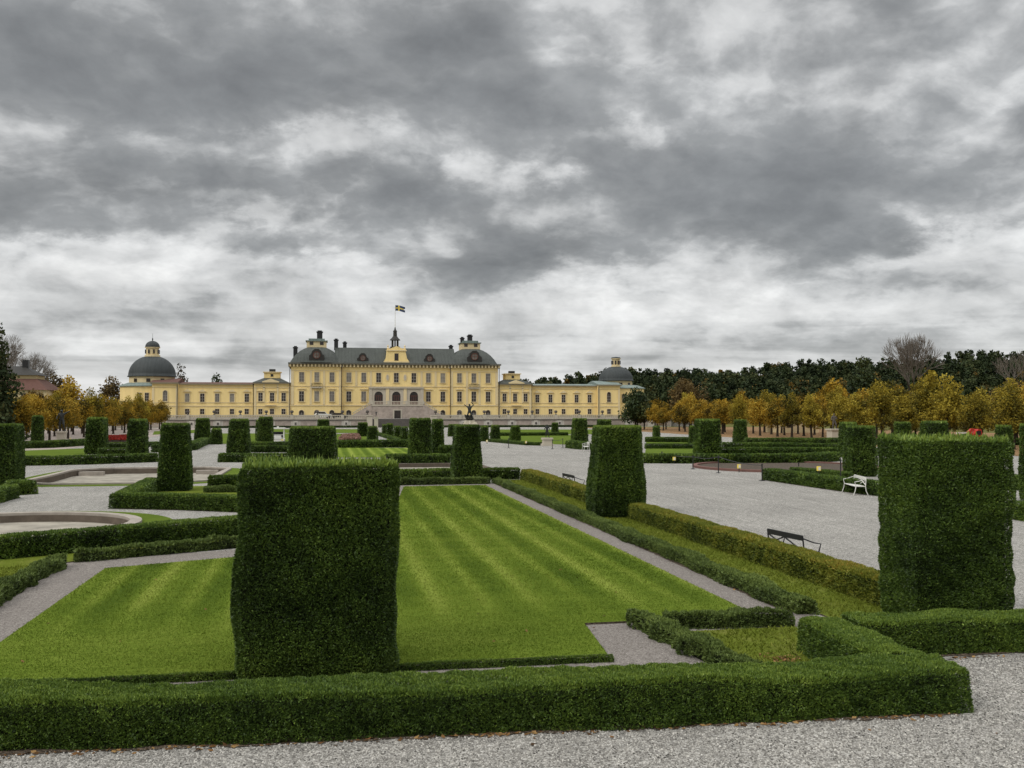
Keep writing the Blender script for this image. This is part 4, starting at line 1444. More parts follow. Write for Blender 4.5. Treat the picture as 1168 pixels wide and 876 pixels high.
# -- windows of the central block
for xx in (-25.3, -21.3, -17.3, -12.8, -8.8, -4.8, 0, 4.8, 8.8, 12.8, 17.3, 21.3, 25.3):
    y = PY - .9 if abs(xx) > 15 else PY
    dark = abs(xx) < 6
    window(PX + xx, y, 11.95, 14.55, 1.25, pane=GLASS_DARK if dark else GLASS_BLIND)
    if abs(xx) > 6:
        window(PX + xx, y, 6.7, 9.45, 1.25, pane=GLASS_DARK if xx > 6 else GLASS_BLIND, head=.55)
for xx in (-25.3, -21.3, -17.3, -12.8, 12.8, 17.3, 21.3, 25.3):
    y = PY - .9 if abs(xx) > 15 else PY
    window(PX + xx, y, 2.9, 3.75, 1.3, arched=True, pane=GLASS_DARK, sill=False)
for s in (-1, 1):                                          # portraits in oval niches between the middle windows
    n = 12
    ov = MB()
    ov.prism_y([(PX + s * 2.4 + .5 * math.cos(2 * math.pi * i / n), 13.3 + 1.0 * math.sin(2 * math.pi * i / n)) for i in range(n)], PY - .12, PY + .02, 0)
    ov.prism_y([(PX + s * 2.4 + .3 * math.cos(2 * math.pi * i / n), 13.3 + .75 * math.sin(2 * math.pi * i / n)) for i in range(n)], PY - .16, PY - .122, 1)
    W3(ov, 'oval_niche', [PALE, STONE])
    bl = MB()
    bl.box(PX + s * 21.3 - 1.5, PX + s * 21.3 + 1.5, PY - 1.7, PY - .902, 10.35, 10.6, 0)
    for i in range(9):
        bl.box(PX + s * 21.3 - 1.4 + i * .34, PX + s * 21.3 - 1.3 + i * .34, PY - 1.66, PY - 1.6, 10.602, 11.4, 1)
    bl.box(PX + s * 21.3 - 1.5, PX + s * 21.3 + 1.5, PY - 1.68, PY - 1.58, 11.402, 11.5, 1)
    W3(bl, 'balcony', [STONE, BLACK])
# -- the portal: three arched doors in a grey stone front
pt = MB()
zt = 10.3


def arch_front(mb, xs, hw, z0, zs, x0, x1, y0, y1, ztop, m=0, n=12):
    """a slab with arched openings"""
    edges = [x0] + [v for x in xs for v in (x - hw, x + hw)] + [x1]
    for i in range(0, len(edges), 2):
        mb.box(edges[i], edges[i + 1], y0, y1, z0, ztop, m)
    for x in xs:
        pts = [(x + hw * math.cos(math.pi * i / n), zs + hw * math.sin(math.pi * i / n)) for i in range(n + 1)]
        for a, b in zip(pts, pts[1:]):
            mb.prism_y([b, a, (a[0], ztop), (b[0], ztop)], y0, y1, m)


arch_front(pt, [PX - 4.8, PX, PX + 4.8], 1.15, 5.9, 8.3, PX - 7.1, PX + 7.1, PY - .45, PY - .003, zt, 0)
pt.box(PX - 7.5, PX + 7.5, PY - .8, PY - .01, zt + .002, zt + .35, 0)
for xx in (-7.0, 7.0, -2.4, 2.4):
    pt.box(PX + xx - .42, PX + xx + .42, PY - .62, PY - .452, 6.0, zt - .01, 0 if abs(xx) > 3 else 1)
portal = W3(pt, 'portal', [STONE, PALE])
for xx in (-4.8, 0, 4.8):
    d = MB()
    n = 10
    d.add([(PX + xx - 1.15, PY - .1, 5.9), (PX + xx + 1.15, PY - .1, 5.9)] + [(PX + xx + 1.15 * math.cos(math.pi * i / n), PY - .1, 8.3 + 1.15 * math.sin(math.pi * i / n)) for i in range(n + 1)], [tuple(range(n + 3))], 0)
    for q in (-.57, 0, .57):
        d.box(PX + xx + q - .07, PX + xx + q + .07, PY - .2, PY - .105, 5.9, 8.3, 1)
    for zz in (6.7, 8.2):
        d.box(PX + xx - 1.1, PX + xx + 1.1, PY - .21, PY - .201, zz, zz + .16, 1)
    d.box(PX + xx - 1.1, PX + xx + 1.1, PY - .19, PY - .106, 5.92, 6.68, 1)
    d.build('arched_door', [GLASS_DARK, WOODRED], portal, world=True)
# -- double outside staircase
sc = MB()
sc.box(PX - 6.9, PX + 6.9, PY - 5, PY - .46, PZ, 5.85, 0)
for s in (-1, 1):
    for i in range(20):
        xa = 6.9 + i * .24
        z = 5.85 - (i + 1) * .175
        if z < PZ + .05: break
        a, b = sorted((PX + s * xa, PX + s * (xa + .24)))
        sc.box(a, b, PY - 4.9, PY - 2.2, PZ, z, 0)
    a = [(PX + s * 6.9, 5.85), (PX + s * 6.9, 6.75), (PX + s * 11.7, 3.3), (PX + s * 11.7, PZ), (PX + s * 11.0, PZ)]
    sc.prism_y([(PX + s * 6.9, PZ), (PX + s * 11.8, PZ), (PX + s * 11.8, PZ + 1.0), (PX + s * 6.9, 6.05)], PY - 5.2, PY - 4.92, 0)
    sc.bar((PX + s * 6.9, PY - 5.06, 6.7), (PX + s * 11.8, PY - 5.06, PZ + 1.5), .32, .16, 1)
    for i in range(9):
        f = (i + .5) / 9
        x = PX + s * (6.9 + 4.9 * f)
        zb = 6.05 + (PZ + 1.0 - 6.05) * f
        zt_ = 6.6 + (PZ + 1.45 - 6.6) * f
        sc.box(x - .1, x + .1, PY - 5.14, PY - 4.98, zb, zt_, 1)
sc.box(PX - 6.9, PX + 6.9, PY - 5.15, PY - 5.002, 5.5, 5.84, 1)
sc.box(PX - 6.9, PX + 6.9, PY - 5.1, PY - 4.85, 6.6, 6.78, 1)
for i in range(37):
    x = PX - 6.8 + i * 13.6 / 36
    sc.box(x - .08, x + .08, PY - 5.05, PY - 4.9, 5.852, 6.598, 1)
for xx in (-6.9, -2.4, 2.4, 6.9):
    sc.box(PX + xx - .3, PX + xx + .3, PY - 5.2, PY - 4.8, 5.853, 6.9, 1)
sc.box(PX - 1.2, PX + 1.2, PY - 5.12, PY - 5.004, PZ, 4.6, 1)
stairs = W3(sc, 'outside_staircase', [PINK, STONE])
MB().box(PX - .85, PX + .85, PY - 5.18, PY - 5.122, PZ, 4.3).build('cellar_door', GLASS_DARK, stairs, world=True)
# -- drainpipes
for xx in (-14.75, 14.75, -28.4, 28.4):
    m = MB()
    m.tube([(PX + xx, PY - 1.1, 2.2), (PX + xx, PY - 1.1, 15.9)], .1, 8)
    m.box(PX + xx - .22, PX + xx + .22, PY - 1.3, PY - .95, 15.902, 16.4)
    W3(m, 'drainpipe', BLACK)
# -- side pavilions, wings and domed ends
for s in (-1, 1):
    X = lambda v: PX + s * v

    def bx(mb, a, b, y0, y1, z0, z1, m=0):
        p, q = sorted((X(a), X(b)))
        mb.box(p, q, y0, y1, z0, z1, m)
    yp, yw = PY - .5, PY + .6
    m = MB()
    bx(m, 28.12, 37.7, yp, PY + 14, PZ, 11.4)
    W3(m, 'side_pavilion', PLASTER)
    m = MB()
    bx(m, 37.72, 57.0, yw, PY + 13, PZ, 11.1)
    W3(m, 'wing', PLASTER)
    m = MB()
    bx(m, 57.02, 63.5, yp, PY + 14, PZ, 11.3)
    W3(m, 'end_block', PLASTER)
    m = MB()
    for a, b, y in ((28.12, 37.7, yp), (37.72, 57.0, yw), (57.02, 63.5, yp)):
        bx(m, a, b, y - .14, y + .02, 5.35, 5.58)
        bx(m, a, b, y - .10, y + .02, 6.35, 6.5)
        bx(m, a, b, y - .12, y + .02, 2.16, 2.7, 1)
        bx(m, a, b, y - .16, y + .02, 10.35, 10.5)
    for a in (28.5, 37.35, 57.3, 63.2):
        bx(m, a - .3, a + .3, yp - .09, yp + .02, 2.75, 10.3)
    W3(m, 'stone_band', [PALE, STONE])
    m = MB()
    bx(m, 28.12, 38.0, yp - .6, PY + 14.5, 11.402, 11.75, 0)
    bx(m, 38.02, 57.0, yw - .5, PY + 13.4, 11.102, 11.4, 0)
    bx(m, 57.02, 63.9, yp - .6, PY + 14.5, 11.302, 11.65, 0)
    W3(m, 'cornice', [plain_mat('wing_eave_paint', (.22, .19, .13), .8, .2, 0, .1, .6)])
    m = MB()
    p, q = sorted((X(28.6), X(38.1)))
    c0 = (p + q) / 2
    m.add([(p, yp - .7, 11.76), (q, yp - .7, 11.76), (q, PY + 14.6, 11.76), (p, PY + 14.6, 11.76), (c0 - 2.2, PY + 4.5, 13.1), (c0 + 2.2, PY + 4.5, 13.1), (c0 + 2.2, PY + 9, 13.1), (c0 - 2.2, PY + 9, 13.1)],
          [(0, 1, 5, 4), (1, 2, 6, 5), (2, 3, 7, 6), (3, 0, 4, 7), (4, 5, 6, 7)])
    W3(m, 'roof', COPPER)
    m = MB()
    m.box(c0 - 2.1, c0 + 2.1, PY + 4.6, PY + 8.9, 13.0, 14.6, 0)
    m.box(c0 - 2.4, c0 + 2.4, PY + 4.3, PY + 9.2, 14.602, 14.85, 1)
    m.box(c0 - .8, c0 + .8, PY + 5.8, PY + 7.6, 14.852, 15.6, 2)
    m.box(c0 - .35, c0 + .35, PY + 4.56, PY + 4.598, 13.5, 14.2, 2)
    W3(m, 'belvedere', [PLASTER, PALE, BLACK])
    m = MB()                                               # pedimented middle bay
    m.box(c0 - 2.0, c0 - 1.55, yp - .16, yp + .02, 6.5, 11.4)
    m.box(c0 + 1.55, c0 + 2.0, yp - .16, yp + .02, 6.5, 11.4)
    m.prism_y([(c0 - 2.2, 11.76), (c0 + 2.2, 11.76), (c0 + 2.2, 12.0), (c0, 12.75), (c0 - 2.2, 12.0)], yp - .75, yp + 2)
    m.box(c0 - 1.4, c0 + 1.4, yp - .8, yp + .02, 5.6, 5.8)
    W3(m, 'pediment_bay', PALE)
    m = MB()
    p, q = sorted((X(38.02), X(57.0)))
    m.add([(p, yw - .45, 11.41), (q, yw - .45, 11.41), (q, PY + 6.5, 11.95), (p, PY + 6.5, 11.95), (q, PY + 13.4, 11.41), (p, PY + 13.4, 11.41)], [(0, 1, 2, 3), (3, 2, 4, 5)])
    p, q = sorted((X(57.02), X(63.9)))
    m.add([(p, yp - .6, 11.66), (q, yp - .6, 11.66), (q, PY + 6.5, 12.9), (p, PY + 6.5, 12.9), (q, PY + 14.5, 11.66), (p, PY + 14.5, 11.66)], [(0, 1, 2, 3), (3, 2, 4, 5), (0, 3, 5), (1, 4, 2)])
    W3(m, 'roof', BRICKR if s < 0 else LEAD)
    for a in (30.0, 33.0, 36.0):
        window(X(a), yp, 6.75, 9.0, 1.1, pane=GLASS_DARK, head=.4)
        window(X(a), yp, 3.3, 4.7, 1.05, pane=GLASS_DARK)
    for a in (39.6, 43.4, 47.2, 51.0, 54.8):
        window(X(a), yw, 6.55, 8.75, 1.1, pane=GLASS_BLIND if s < 0 else GLASS_DARK, hood=True)
        window(X(a), yw, 3.3, 4.7, 1.05, pane=GLASS_DARK)
    window(X(60.2), yp, 6.7, 9.0, 1.1, arched=True, pane=GLASS_BLIND if s < 0 else GLASS_DARK)
    window(X(60.2), yp, 3.3, 4.7, 1.05, pane=GLASS_DARK)
    for a, y in ((37.9, yw - .2), (57.2, yp - .15)):
        m = MB().tube([(X(a), y, 2.2), (X(a), y, 11.2)], .09, 8)
        W3(m, 'drainpipe', BLACK)
    # domed end: octagonal body, drum, dome and lantern
    c = (X(65.0), PY + 8.5)
    big = s < 0
    m = MB()
    m.lathe([(8.2, PZ), (8.2, 10.6)], 8, c, 0, math.pi / 8)
    W3(m, 'octagon_hall', PLASTER)
    m = MB()
    m.lathe([(8.6, 10.62), (8.6, 10.85), (6.2, 11.7)], 8, c, 0, math.pi / 8)
    W3(m, 'roof', LEAD)
    m = MB()
    rd = 5.85 if big else 4.8
    zd = 13.3 if big else 12.9
    m.lathe([(rd, 11.3), (rd, zd)], 24, c, 0)
    W3(m, 'drum', PALE)
    m = MB()
    ht = 5.5 if big else 4.15
    prof = [(rd + .45, zd), (rd + .45, zd + .25)] + [((rd + .25) * math.cos(t) ** .92, zd + .25 + ht * math.sin(t)) for t in [math.pi / 2 * i / 10 * .93 for i in range(11)]]
    m.lathe(prof, 40, c)
    dome = W3(m, 'dome', DOMEM, smooth=True)
    zl = zd + ht + .1
    rl = 1.7 if big else 1.15
    m = MB()
    m.lathe([(rl + .35, zl - .3), (rl + .3, zl + .35), (rl, zl + .36), (rl, zl + 2.2), (rl + .3, zl + 2.25), (rl + .3, zl + 2.45)], 16, c, 0)
    for i in range(8):
        a = 2 * math.pi * i / 8 + math.pi / 8
        m.box(c[0] + rl * math.cos(a) - .22, c[0] + rl * math.cos(a) + .22, c[1] + rl * math.sin(a) - .22, c[1] + rl * math.sin(a) + .22, zl + .7, zl + 1.8, 1)
    m.build('lantern', [PALE, GLASS_DARK], dome, world=True)
    m = MB()
    if big:
        m.lathe([(rl + .32, zl + 2.46)] + [((rl + .2) * math.cos(t), zl + 2.5 + 1.7 * math.sin(t)) for t in [math.pi / 2 * i / 6 * .95 for i in range(7)]] + [(.12, zl + 4.4), (.2, zl + 4.7), (.04, zl + 5.0), (.03, zl + 6.2)], 20, c)
    else:
        m.lathe([(rl + .32, zl + 2.46), (rl + .1, zl + 2.8), (.3, zl + 2.95)], 20, c)
    m.build('lantern_cap', DOMEM, dome, world=True, smooth=False)
    for i in (-1, 0, 1):                                   # windows of drum and octagon facing the garden
        a = -math.pi / 2 + i * .62
        m = MB()
        wx, wy = c[0] + (rd + .02) * math.cos(a), c[1] + (rd + .02) * math.sin(a)
        t = Vector((-math.sin(a), math.cos(a), 0))
        o_ = Vector((math.cos(a), math.sin(a), 0)) * .06
        m.bar(Vector((wx, wy, zd - 1.0)) - t * .5, Vector((wx, wy, zd - 1.0)) + t * .5, .12, .9)
        W3(m, 'drum_window', GLASS_DARK)
    for i in (-1, 0, 1):
        window(c[0] + i * 1.9, c[1] - 8.2 * math.cos(math.pi / 8) - .02, 6.7, 8.9, 1.0, pane=GLASS_DARK)

# ================================================================ TERRACE AND ITS WALL
WALLSTONE = plain_mat('pale_wall_stone', (.54, .50, .44), .85, .2, 0, .2, .8, .1)
tg = MB()
tg.slab([(-70, 248.3), (PX - 8.6, 248.3), (PX - 8.6, 252.8), (PX + 8.6, 252.8), (PX + 8.6, 248.3), (100, 248.3), (100, 300), (-70, 300)], 0.0, 2.13)
tag(tg.build('terrace', GRAVEL, tri=True), kind='structure')
for s, x0, x1, lb in ((-1, -52.0, PX - 8.6, 'grey and pink terrace wall with balustrade left of the garden stairs'), (1, PX + 8.6, 90.0, 'grey and pink terrace wall with balustrade right of the garden stairs')):
    t = thing('terrace_wall', ((x0 + x1) / 2, 248, 0), lb, 'wall')
    m = MB()
    m.box(x0, x1, 247.75, 248.29, 0, 1.85, 0)
    m.build('wall', WALLSTONE, t, world=True)
    k = int((x1 - x0) / 5.8)
    pn, pr = MB(), MB()
    step = (x1 - x0) / k
    for i in range(k):
        a = x0 + i * step
        pn.box(a + 2.1, a + step - .25, 247.68, 247.749, .3, 1.7)
        pr.box(a + .35, a + 1.5, 247.6, 247.748, .0, 1.74, 0)
        pr.box(a + .7, a + 1.15, 247.5, 247.598, .75, 1.3, 1)
    pn.build('pink_panel', PINK, t, world=True)
    pr.build('pier', [WALLSTONE, DARKSTONE], t, world=True)
    m = MB()
    m.box(x0, x1, 247.5, 248.5, 1.852, 2.02, 1)
    m.box(x0, x1, 247.8, 248.2, 2.022, 2.2, 0)
    m.box(x0, x1, 247.75, 248.25, 2.95, 3.15, 0)
    nb = int((x1 - x0) / .55)
    for i in range(nb):
        a = x0 + (i + .5) * (x1 - x0) / nb
        m.box(a - .11, a + .11, 247.9, 248.1, 2.202, 2.948, 0)
    for i in range(k + 1):
        a = x0 + i * step
        m.box(a - .4, a + .4, 247.7, 248.3, 2.023, 3.2, 0)
    m.build('balustrade', [STONE, DARKSTONE], t, world=True)
# urns on the balustrade
u0 = MB()
u0.lathe([(.28, 0), (.28, .12), (.1, .2), (.12, .35), (.42, .6), (.46, .85), (.3, .95), (.38, 1.08), (.2, 1.1)], 12)
urn = u0.build('urn', DARKSTONE, smooth=True)
n = 0
for s, x0, x1 in ((-1, -52.0, PX - 8.6), (1, PX + 8.6, 90.0)):
    k = int((x1 - x0) / 5.8)
    step = (x1 - x0) / k
    side = 'left' if s < 0 else 'right'
    order = range(k, -1, -1) if s < 0 else range(k + 1)
    j = 0
    for i in order:
        o = urn if n == 0 else urn.copy()
        if n: COL.objects.link(o)
        o.location = (x0 + i * step, 248, 3.201)
        tag(o, f'{ORD[j]} dark urn on the terrace balustrade counted {side} from the garden stairs', 'urn', 'dark urns on the terrace balustrade')
        n += 1
        j += 1
t = thing('garden_stairs', (PX, 248, 0), 'wide dark stone stairs from the terrace down to the garden', 'stairs')
m = MB()
for i in range(12):
    m.box(PX - 7.6, PX + 7.6, 247.2 + i * .45, 252.79, i * .177, (i + 1) * .177 - .001 * (i % 2))
m.build('flight', DARKSTONE, t, world=True)
for s in (-1, 1):
    m = MB()
    m.box(PX + s * 8.1 - .48, PX + s * 8.1 + .48, 246.6, 252.8, 0, 2.6, 0)
    m.box(PX + s * 8.1 - .7, PX + s * 8.1 + .7, 246.2, 247.4, 0, 2.9, 0)
    m.box(PX + s * 8.1 - .85, PX + s * 8.1 + .85, 246.05, 247.55, 2.902, 3.1, 0)
    m.build('cheek_wall', STONE, t, world=True)

# ================================================================ STATUES


def figure(parent, pose, scale=1.0, mat=None):
    """one continuous skinned figure"""
    P = {'hips': (0, 0, 1.0), 'chest': (0, .02, 1.38), 'neck': (0, 0, 1.58), 'head': (0, -.02, 1.76), 'head_top': (0, -.01, 1.86),
         'sl': (-.2, 0, 1.5), 'el': (-.36, 0, 1.24), 'hl': (-.36, -.2, 1.05), 'sr': (.2, 0, 1.5), 'er': (.42, 0, 1.62), 'hr': (.58, -.06, 1.86),
         'tl': (-.11, 0, .93), 'kl': (-.14, -.06, .52), 'fl': (-.16, .04, .06), 'ftl': (-.17, -.18, .03), 'tr': (.11, 0, .93), 'kr': (.2, -.12, .54), 'fr': (.26, 0, .06), 'ftr': (.28, -.22, .03)}
    P.update(pose)
    rad = {'hips': .16, 'chest': .19, 'neck': .075, 'head': .115, 'head_top': .08, 'sl': .09, 'el': .06, 'hl': .05, 'sr': .09, 'er': .06, 'hr': .05, 'tl': .12, 'kl': .08, 'fl': .055, 'ftl': .04, 'tr': .12, 'kr': .08, 'fr': .055, 'ftr': .04}
    names = list(P)
    ed = [('hips', 'chest'), ('chest', 'neck'), ('neck', 'head'), ('head', 'head_top'), ('chest', 'sl'), ('sl', 'el'), ('el', 'hl'), ('chest', 'sr'), ('sr', 'er'), ('er', 'hr'),
          ('hips', 'tl'), ('tl', 'kl'), ('kl', 'fl'), ('fl', 'ftl'), ('hips', 'tr'), ('tr', 'kr'), ('kr', 'fr'), ('fr', 'ftr')]
    me = bpy.data.meshes.new('figure')
    me.from_pydata([tuple(c * scale for c in P[n]) for n in names], [(names.index(a), names.index(b)) for a, b in ed], [])
    o = link('figure', me, parent)
    me.materials.append(mat or BRONZEM)
    sk = o.modifiers.new('skin', 'SKIN')
    for i, nme in enumerate(names):
        v = me.skin_vertices[0].data[i]
        v.radius = (rad[nme] * scale, rad[nme] * scale)
        v.use_root = nme == 'hips'
    o.modifiers.new('smooth', 'SUBSURF').levels = 1
    return o


x, y = G(535.5, 493)
t = thing('fountain_group', (x, y, 0), 'dark bronze standing figure above a pale rocky fountain base before the palace', 'statue')
m = MB()
m.lathe([(3.0, 0), (3.0, .5), (2.7, .55)], 24, (0, 0))
m.build('basin', STONE, t)
m = MB()
rr = random.Random(4)
for i in range(14):
    a = rr.uniform(0, 6.28); q = rr.uniform(.2, 1.5)
    b = rr.uniform(.35, .7)
    m.lathe([(b, .5), (b * 1.1, .9), (b * .8, 1.4 + rr.uniform(0, .5)), (b * .3, 1.7 + rr.uniform(0, .6))], 7, (q * math.cos(a), q * math.sin(a)), 0, rr.random())
m.box(-.9, .9, -.9, .9, .5, 2.3)
m.build('rock_base', plain_mat('pale_rock', (.50, .45, .36), .9, .2, 0, .4, 1.6, .3), t)
f = figure(t, {'hips': (0, 0, 1.0), 'er': (.45, 0, 1.72), 'hr': (.2, -.05, 2.05), 'el': (-.42, 0, 1.62), 'hl': (-.62, 0, 1.78), 'kl': (-.26, -.1, .55), 'fl': (-.36, .02, .1), 'ftl': (-.4, -.15, .06)}, 1.75)
f.location = (0, 0, 2.3)
m = MB()
for i in range(5):
    a = i * 1.1 + .4
    m.tube([(math.cos(a) * .3, math.sin(a) * .3, 2.3), (math.cos(a) * .8, math.sin(a) * .6, 2.7 + .15 * i), (math.cos(a + .5) * .9, math.sin(a + .5) * .5, 3.2 + .1 * i), (math.cos(a + .9) * .35, math.sin(a + .9) * .3, 3.0)], [.22, .18, .13, .08], 7)
m.build('serpent_coils', BRONZEM, t, smooth=True)


def plinth_statue(px, py, label, w, ph, fs, mat, pose):
    x, y = G(px, py)
    t = thing('statue', (x, y, 0), label, 'statue')
    m = MB()
    m.box(-w * .65, w * .65, -w * .65, w * .65, 0, .25)
    m.box(-w / 2, w / 2, -w / 2, w / 2, .252, ph - .2)
    m.box(-w * .6, w * .6, -w * .6, w * .6, ph - .198, ph)
    m.build('plinth', STONE, t)
    f = figure(t, pose, fs, mat)
    f.location = (0, 0, ph)
    return t


plinth_statue(624, 508.5, 'small dark figure on a grey plinth at the far edge of the gravel', 1.0, .95, .85, BRONZEM, {'hr': (.25, -.2, 1.1), 'er': (.36, 0, 1.25)})
plinth_statue(951.5, 504, 'dark statue on a tall pale plinth under the orange trees at right', 1.4, 1.75, 1.1, DARKSTONE, {'hr': (.1, -.25, 1.2), 'er': (.36, -.05, 1.25)})
plinth_statue(70, 505, 'dark bronze statue on a plinth under the left orange trees', 1.0, 1.5, 1.5, BRONZEM, {'hr': (.7, -.1, 1.75)})
plinth_statue(429, 491.0, 'dark figure on the left cheek of the garden stairs', .8, 2.9, .62, BRONZEM, {'hr': (.1, -.25, 1.2)})
x, y = G(70, 505)

# ================================================================ BENCHES


def bench(loc, rz, label, mat, w=1.55, seat_h=.45, group=None):
    t = thing('garden_bench', loc, label, 'bench', group, rz)
    m = MB()
    for i in range(4):
        m.box(-w / 2, w / 2, -.23 + i * .125, -.13 + i * .125, seat_h - .03, seat_h)
    m.build('seat', mat, t)
    m = MB()
    m.box(-w / 2, w / 2, .27, .30, seat_h + .30, seat_h + .44)
    m.bar((-w / 2 + .05, .285, seat_h + .05), (0, .285, seat_h + .30), .03, .03)
    m.bar((-.02, .285, seat_h + .05), (w / 2 - .05, .287, seat_h + .30), .03, .03)
    m.bar((w / 2 - .06, .283, seat_h + .05), (.02, .283, seat_h + .31), .03, .03)
    m.build('backrest', mat, t)
    for s in (-1, 1):
        m = MB().tube([(s * w / 2, -.2, seat_h - .02), (s * w / 2, -.24, seat_h * .5), (s * w / 2, -.33, .0)], [.026, .020, .020], 7)
        m.build('leg', mat, t)
        m = MB().tube([(s * w / 2, .29, seat_h + .42), (s * w / 2, .25, seat_h), (s * w / 2, .28, seat_h * .5), (s * w / 2, .38, 0)], [.020, .024, .020, .020], 7)
        m.build('leg', mat, t)
        m = MB().tube([(s * w / 2, -.2, seat_h), (s * w / 2, -.26, seat_h + .2), (s * w / 2, -.05, seat_h + .24), (s * w / 2, .28, seat_h + .36)], [.019, .018, .018, .018], 7)
        m.build('armrest', mat, t)
    return t


bench((25.75, 44.6, 0), R(-105), 'white slatted garden bench with crossed back on the right gravel', WHITE, 2.1)
bench((12.36, 24.5, 0), R(97), 'dark metal bench turned to the gravel behind the bronze hedge, nearer of two', BLACK, 1.65, .42)
bench((12.35, 48.4, 0), R(93), 'dark metal bench behind the bronze hedge, farther of two', BLACK, 2.0, .45)
xb, yb = G(668, 514.5)
bench((xb, yb, 0), R(-100), 'far white bench partly hidden by the flared yew', WHITE, 2.2, .5)

# ================================================================ ROPE BARRIER, ROUND BED, LAMPS, CART, MACHINE
posts = [(755, 524.5, 515), (790.5, 535, 519.5), (819.5, 539.5, 519.5), (869.3, 548.5, 529), (911, 533, 528), (959, 551, 524), (630, 512, 501), (642, 511, 500), (580, 511, 500)]
plab = ['post in front of the left end of the right parterre hedge', 'post beside the left tip of the round bed', 'post before the round bed, in front of the wide yew', 'post at the left end of the white bench hedge',
        'short post behind the round bed', 'post beside the barrel shaped yew', 'left one of two posts by the small dark statue', 'right one of two posts by the small dark statue', 'post on the far gravel left of the small dark statue']
pp = []
for (px, yb_, yt_), lb in zip(posts, plab):
    x, y = G(px, yb_)
    h = height_at(x, y, yt_)
    m = MB()
    m.lathe([(.17, 0), (.17, .03), (.035, .05), (.035, h - .08), (.055, h - .06), (.05, h)], 10, (0, 0))
    o = m.build('barrier_post', BLACK, smooth=False)
    o.location = (x, y, 0)
    tag(o, 'thin dark barrier ' + lb, 'post', 'posts of the rope barriers on the gravel')
    pp.append((x, y, h))
for a, b, lb in ((0, 1, 'rope from the parterre hedge to the round bed'), (1, 2, 'rope across the round bed in front of the wide yew'), (2, 3, 'rope along the near rim of the round bed'), (6, 7, 'rope beside the small dark statue')):
    A, B = pp[a], pp[b]
    pts = []
    for i in range(9):
        f = i / 8
        pts.append((A[0] + (B[0] - A[0]) * f, A[1] + (B[1] - A[1]) * f, A[2] + (B[2] - A[2]) * f - .08 - .35 * 4 * f * (1 - f) * .35))
    o = MB().tube(pts, .022, 5).build('barrier_rope', BLACK)
    tag(o, 'dark sagging barrier ' + lb, 'rope')
# round bed with a red-brown kerb
xl, yl = G(798, 534.5)
t = thing('round_bed', (xl + 6.6, yl + .2, 0), 'round bare earth bed with red brown kerb on the right gravel', 'flower bed')
m = MB()
N = 64
ro = [(6.6 * math.cos(2 * math.pi * i / N), 6.6 * math.sin(2 * math.pi * i / N)) for i in range(N)]
ri = [(6.25 * math.cos(2 * math.pi * i / N), 6.25 * math.sin(2 * math.pi * i / N)) for i in range(N)]
ring_between(m, ro, ro, 0, .16); ring_between(m, ro, ri, .16, .16); ring_between(m, ri, ri, .16, 0)
m.build('kerb', plain_mat('red_brown_kerb', (.16, .085, .07), .85, .2, 0, .2, 2), t)
m = MB().slab(ri, .03, .06)
m.build('soil', EARTH, t)
# fountain pool behind the far lawn hedge
t = thing('long_basin', (6.6, 66.2, 0), 'dry fountain basin with dark rim behind the tapered lawn corner yew', 'fountain basin')
po = [(1.0, 63.2), (9.0, 63.2), (10.8, 65.0), (10.8, 69.0), (9.0, 71.0), (1.0, 71.0), (-.8, 69.0), (-.8, 65.0)]
pi_ = scale_pts(po, (5, 67), -.6)
m = MB()
ring_between(m, po, po, 0, .32); ring_between(m, po, pi_, .32, .32); ring_between(m, pi_, pi_, .32, 0)
m.build('rim', OLDSTONE, t, world=True)
MB().slab(pi_, .02, .05).build('floor', PONDFLOOR, t, world=True)
# small yellow floodlights
lamp = None
for i, (px, py, lb) in enumerate([(769, 528.8, 'before the front hedge of the right parterre'), (843, 538.5, 'on the round bed'), (934, 546.5, 'on the white bench hedge'), (662, 511, 'by the far yew beside the flared yew'), (600, 508, 'at the gravel edge in front of the right wing'), (555.5, 506.5, 'behind the tapered lawn corner yew'), (80, 504, 'near the left orange trees')]):
    x, y = G(px, py)
    if lamp is None:
        t = thing('garden_floodlight', (x, y, 0), '', 'lamp')
        MB().tube([(0, 0, 0), (0, 0, .25)], .03, 6).build('stake', BLACK, t)
        m = MB()
        m.box(-.10, .10, -.08, .08, .25, .52, 0)
        m.box(-.07, .07, -.095, -.082, .29, .48, 1)
        m.build('lamp_case', [LAMPY, WHITE], t)
        lamp = t
    else:
        t = copy_tree(lamp)
        t.location = (x, y, 0)
    if i == 2: t.location.z = .25
    tag(t, 'small pale yellow garden floodlight ' + lb, 'lamp', 'small garden floodlights')
# white cart
x, y = G(317, 506)
t = thing('utility_cart', (x, y, 0), 'small white utility cart with roof parked on the far lawn', 'cart')
sc_ = 1.0
m = MB()
m.box(-.85, .85, -1.5, 1.2, .35, .62)
m.prism_y([(-.5, .62), (.5, .62), (.42, 1.05), (-.42, 1.05)], -1.55, -.7)
m.box(-.75, .75, .2, 1.2, .62, 1.0)
m.build('body', WHITE, t)
m = MB()
for sx in (-1, 1):
    m.bar((sx * .72, -.75, .62), (sx * .75, -.5, 1.9), .07)
    m.bar((sx * .75, .9, .62), (sx * .75, .8, 1.9), .07)
m.box(-.72, .72, -.62, -.58, 1.1, 1.16)
m.build('roof_frame', WHITE, t)
m = MB()
m.box(-.88, .88, -.75, 1.0, 1.9, 2.02)
m.box(-.12, .12, -.5, -.3, 2.022, 2.2)
m.build('roof', WHITE, t)
MB().box(-.62, .62, .0, .18, .8, 1.5).build('seat', BLACK, t)
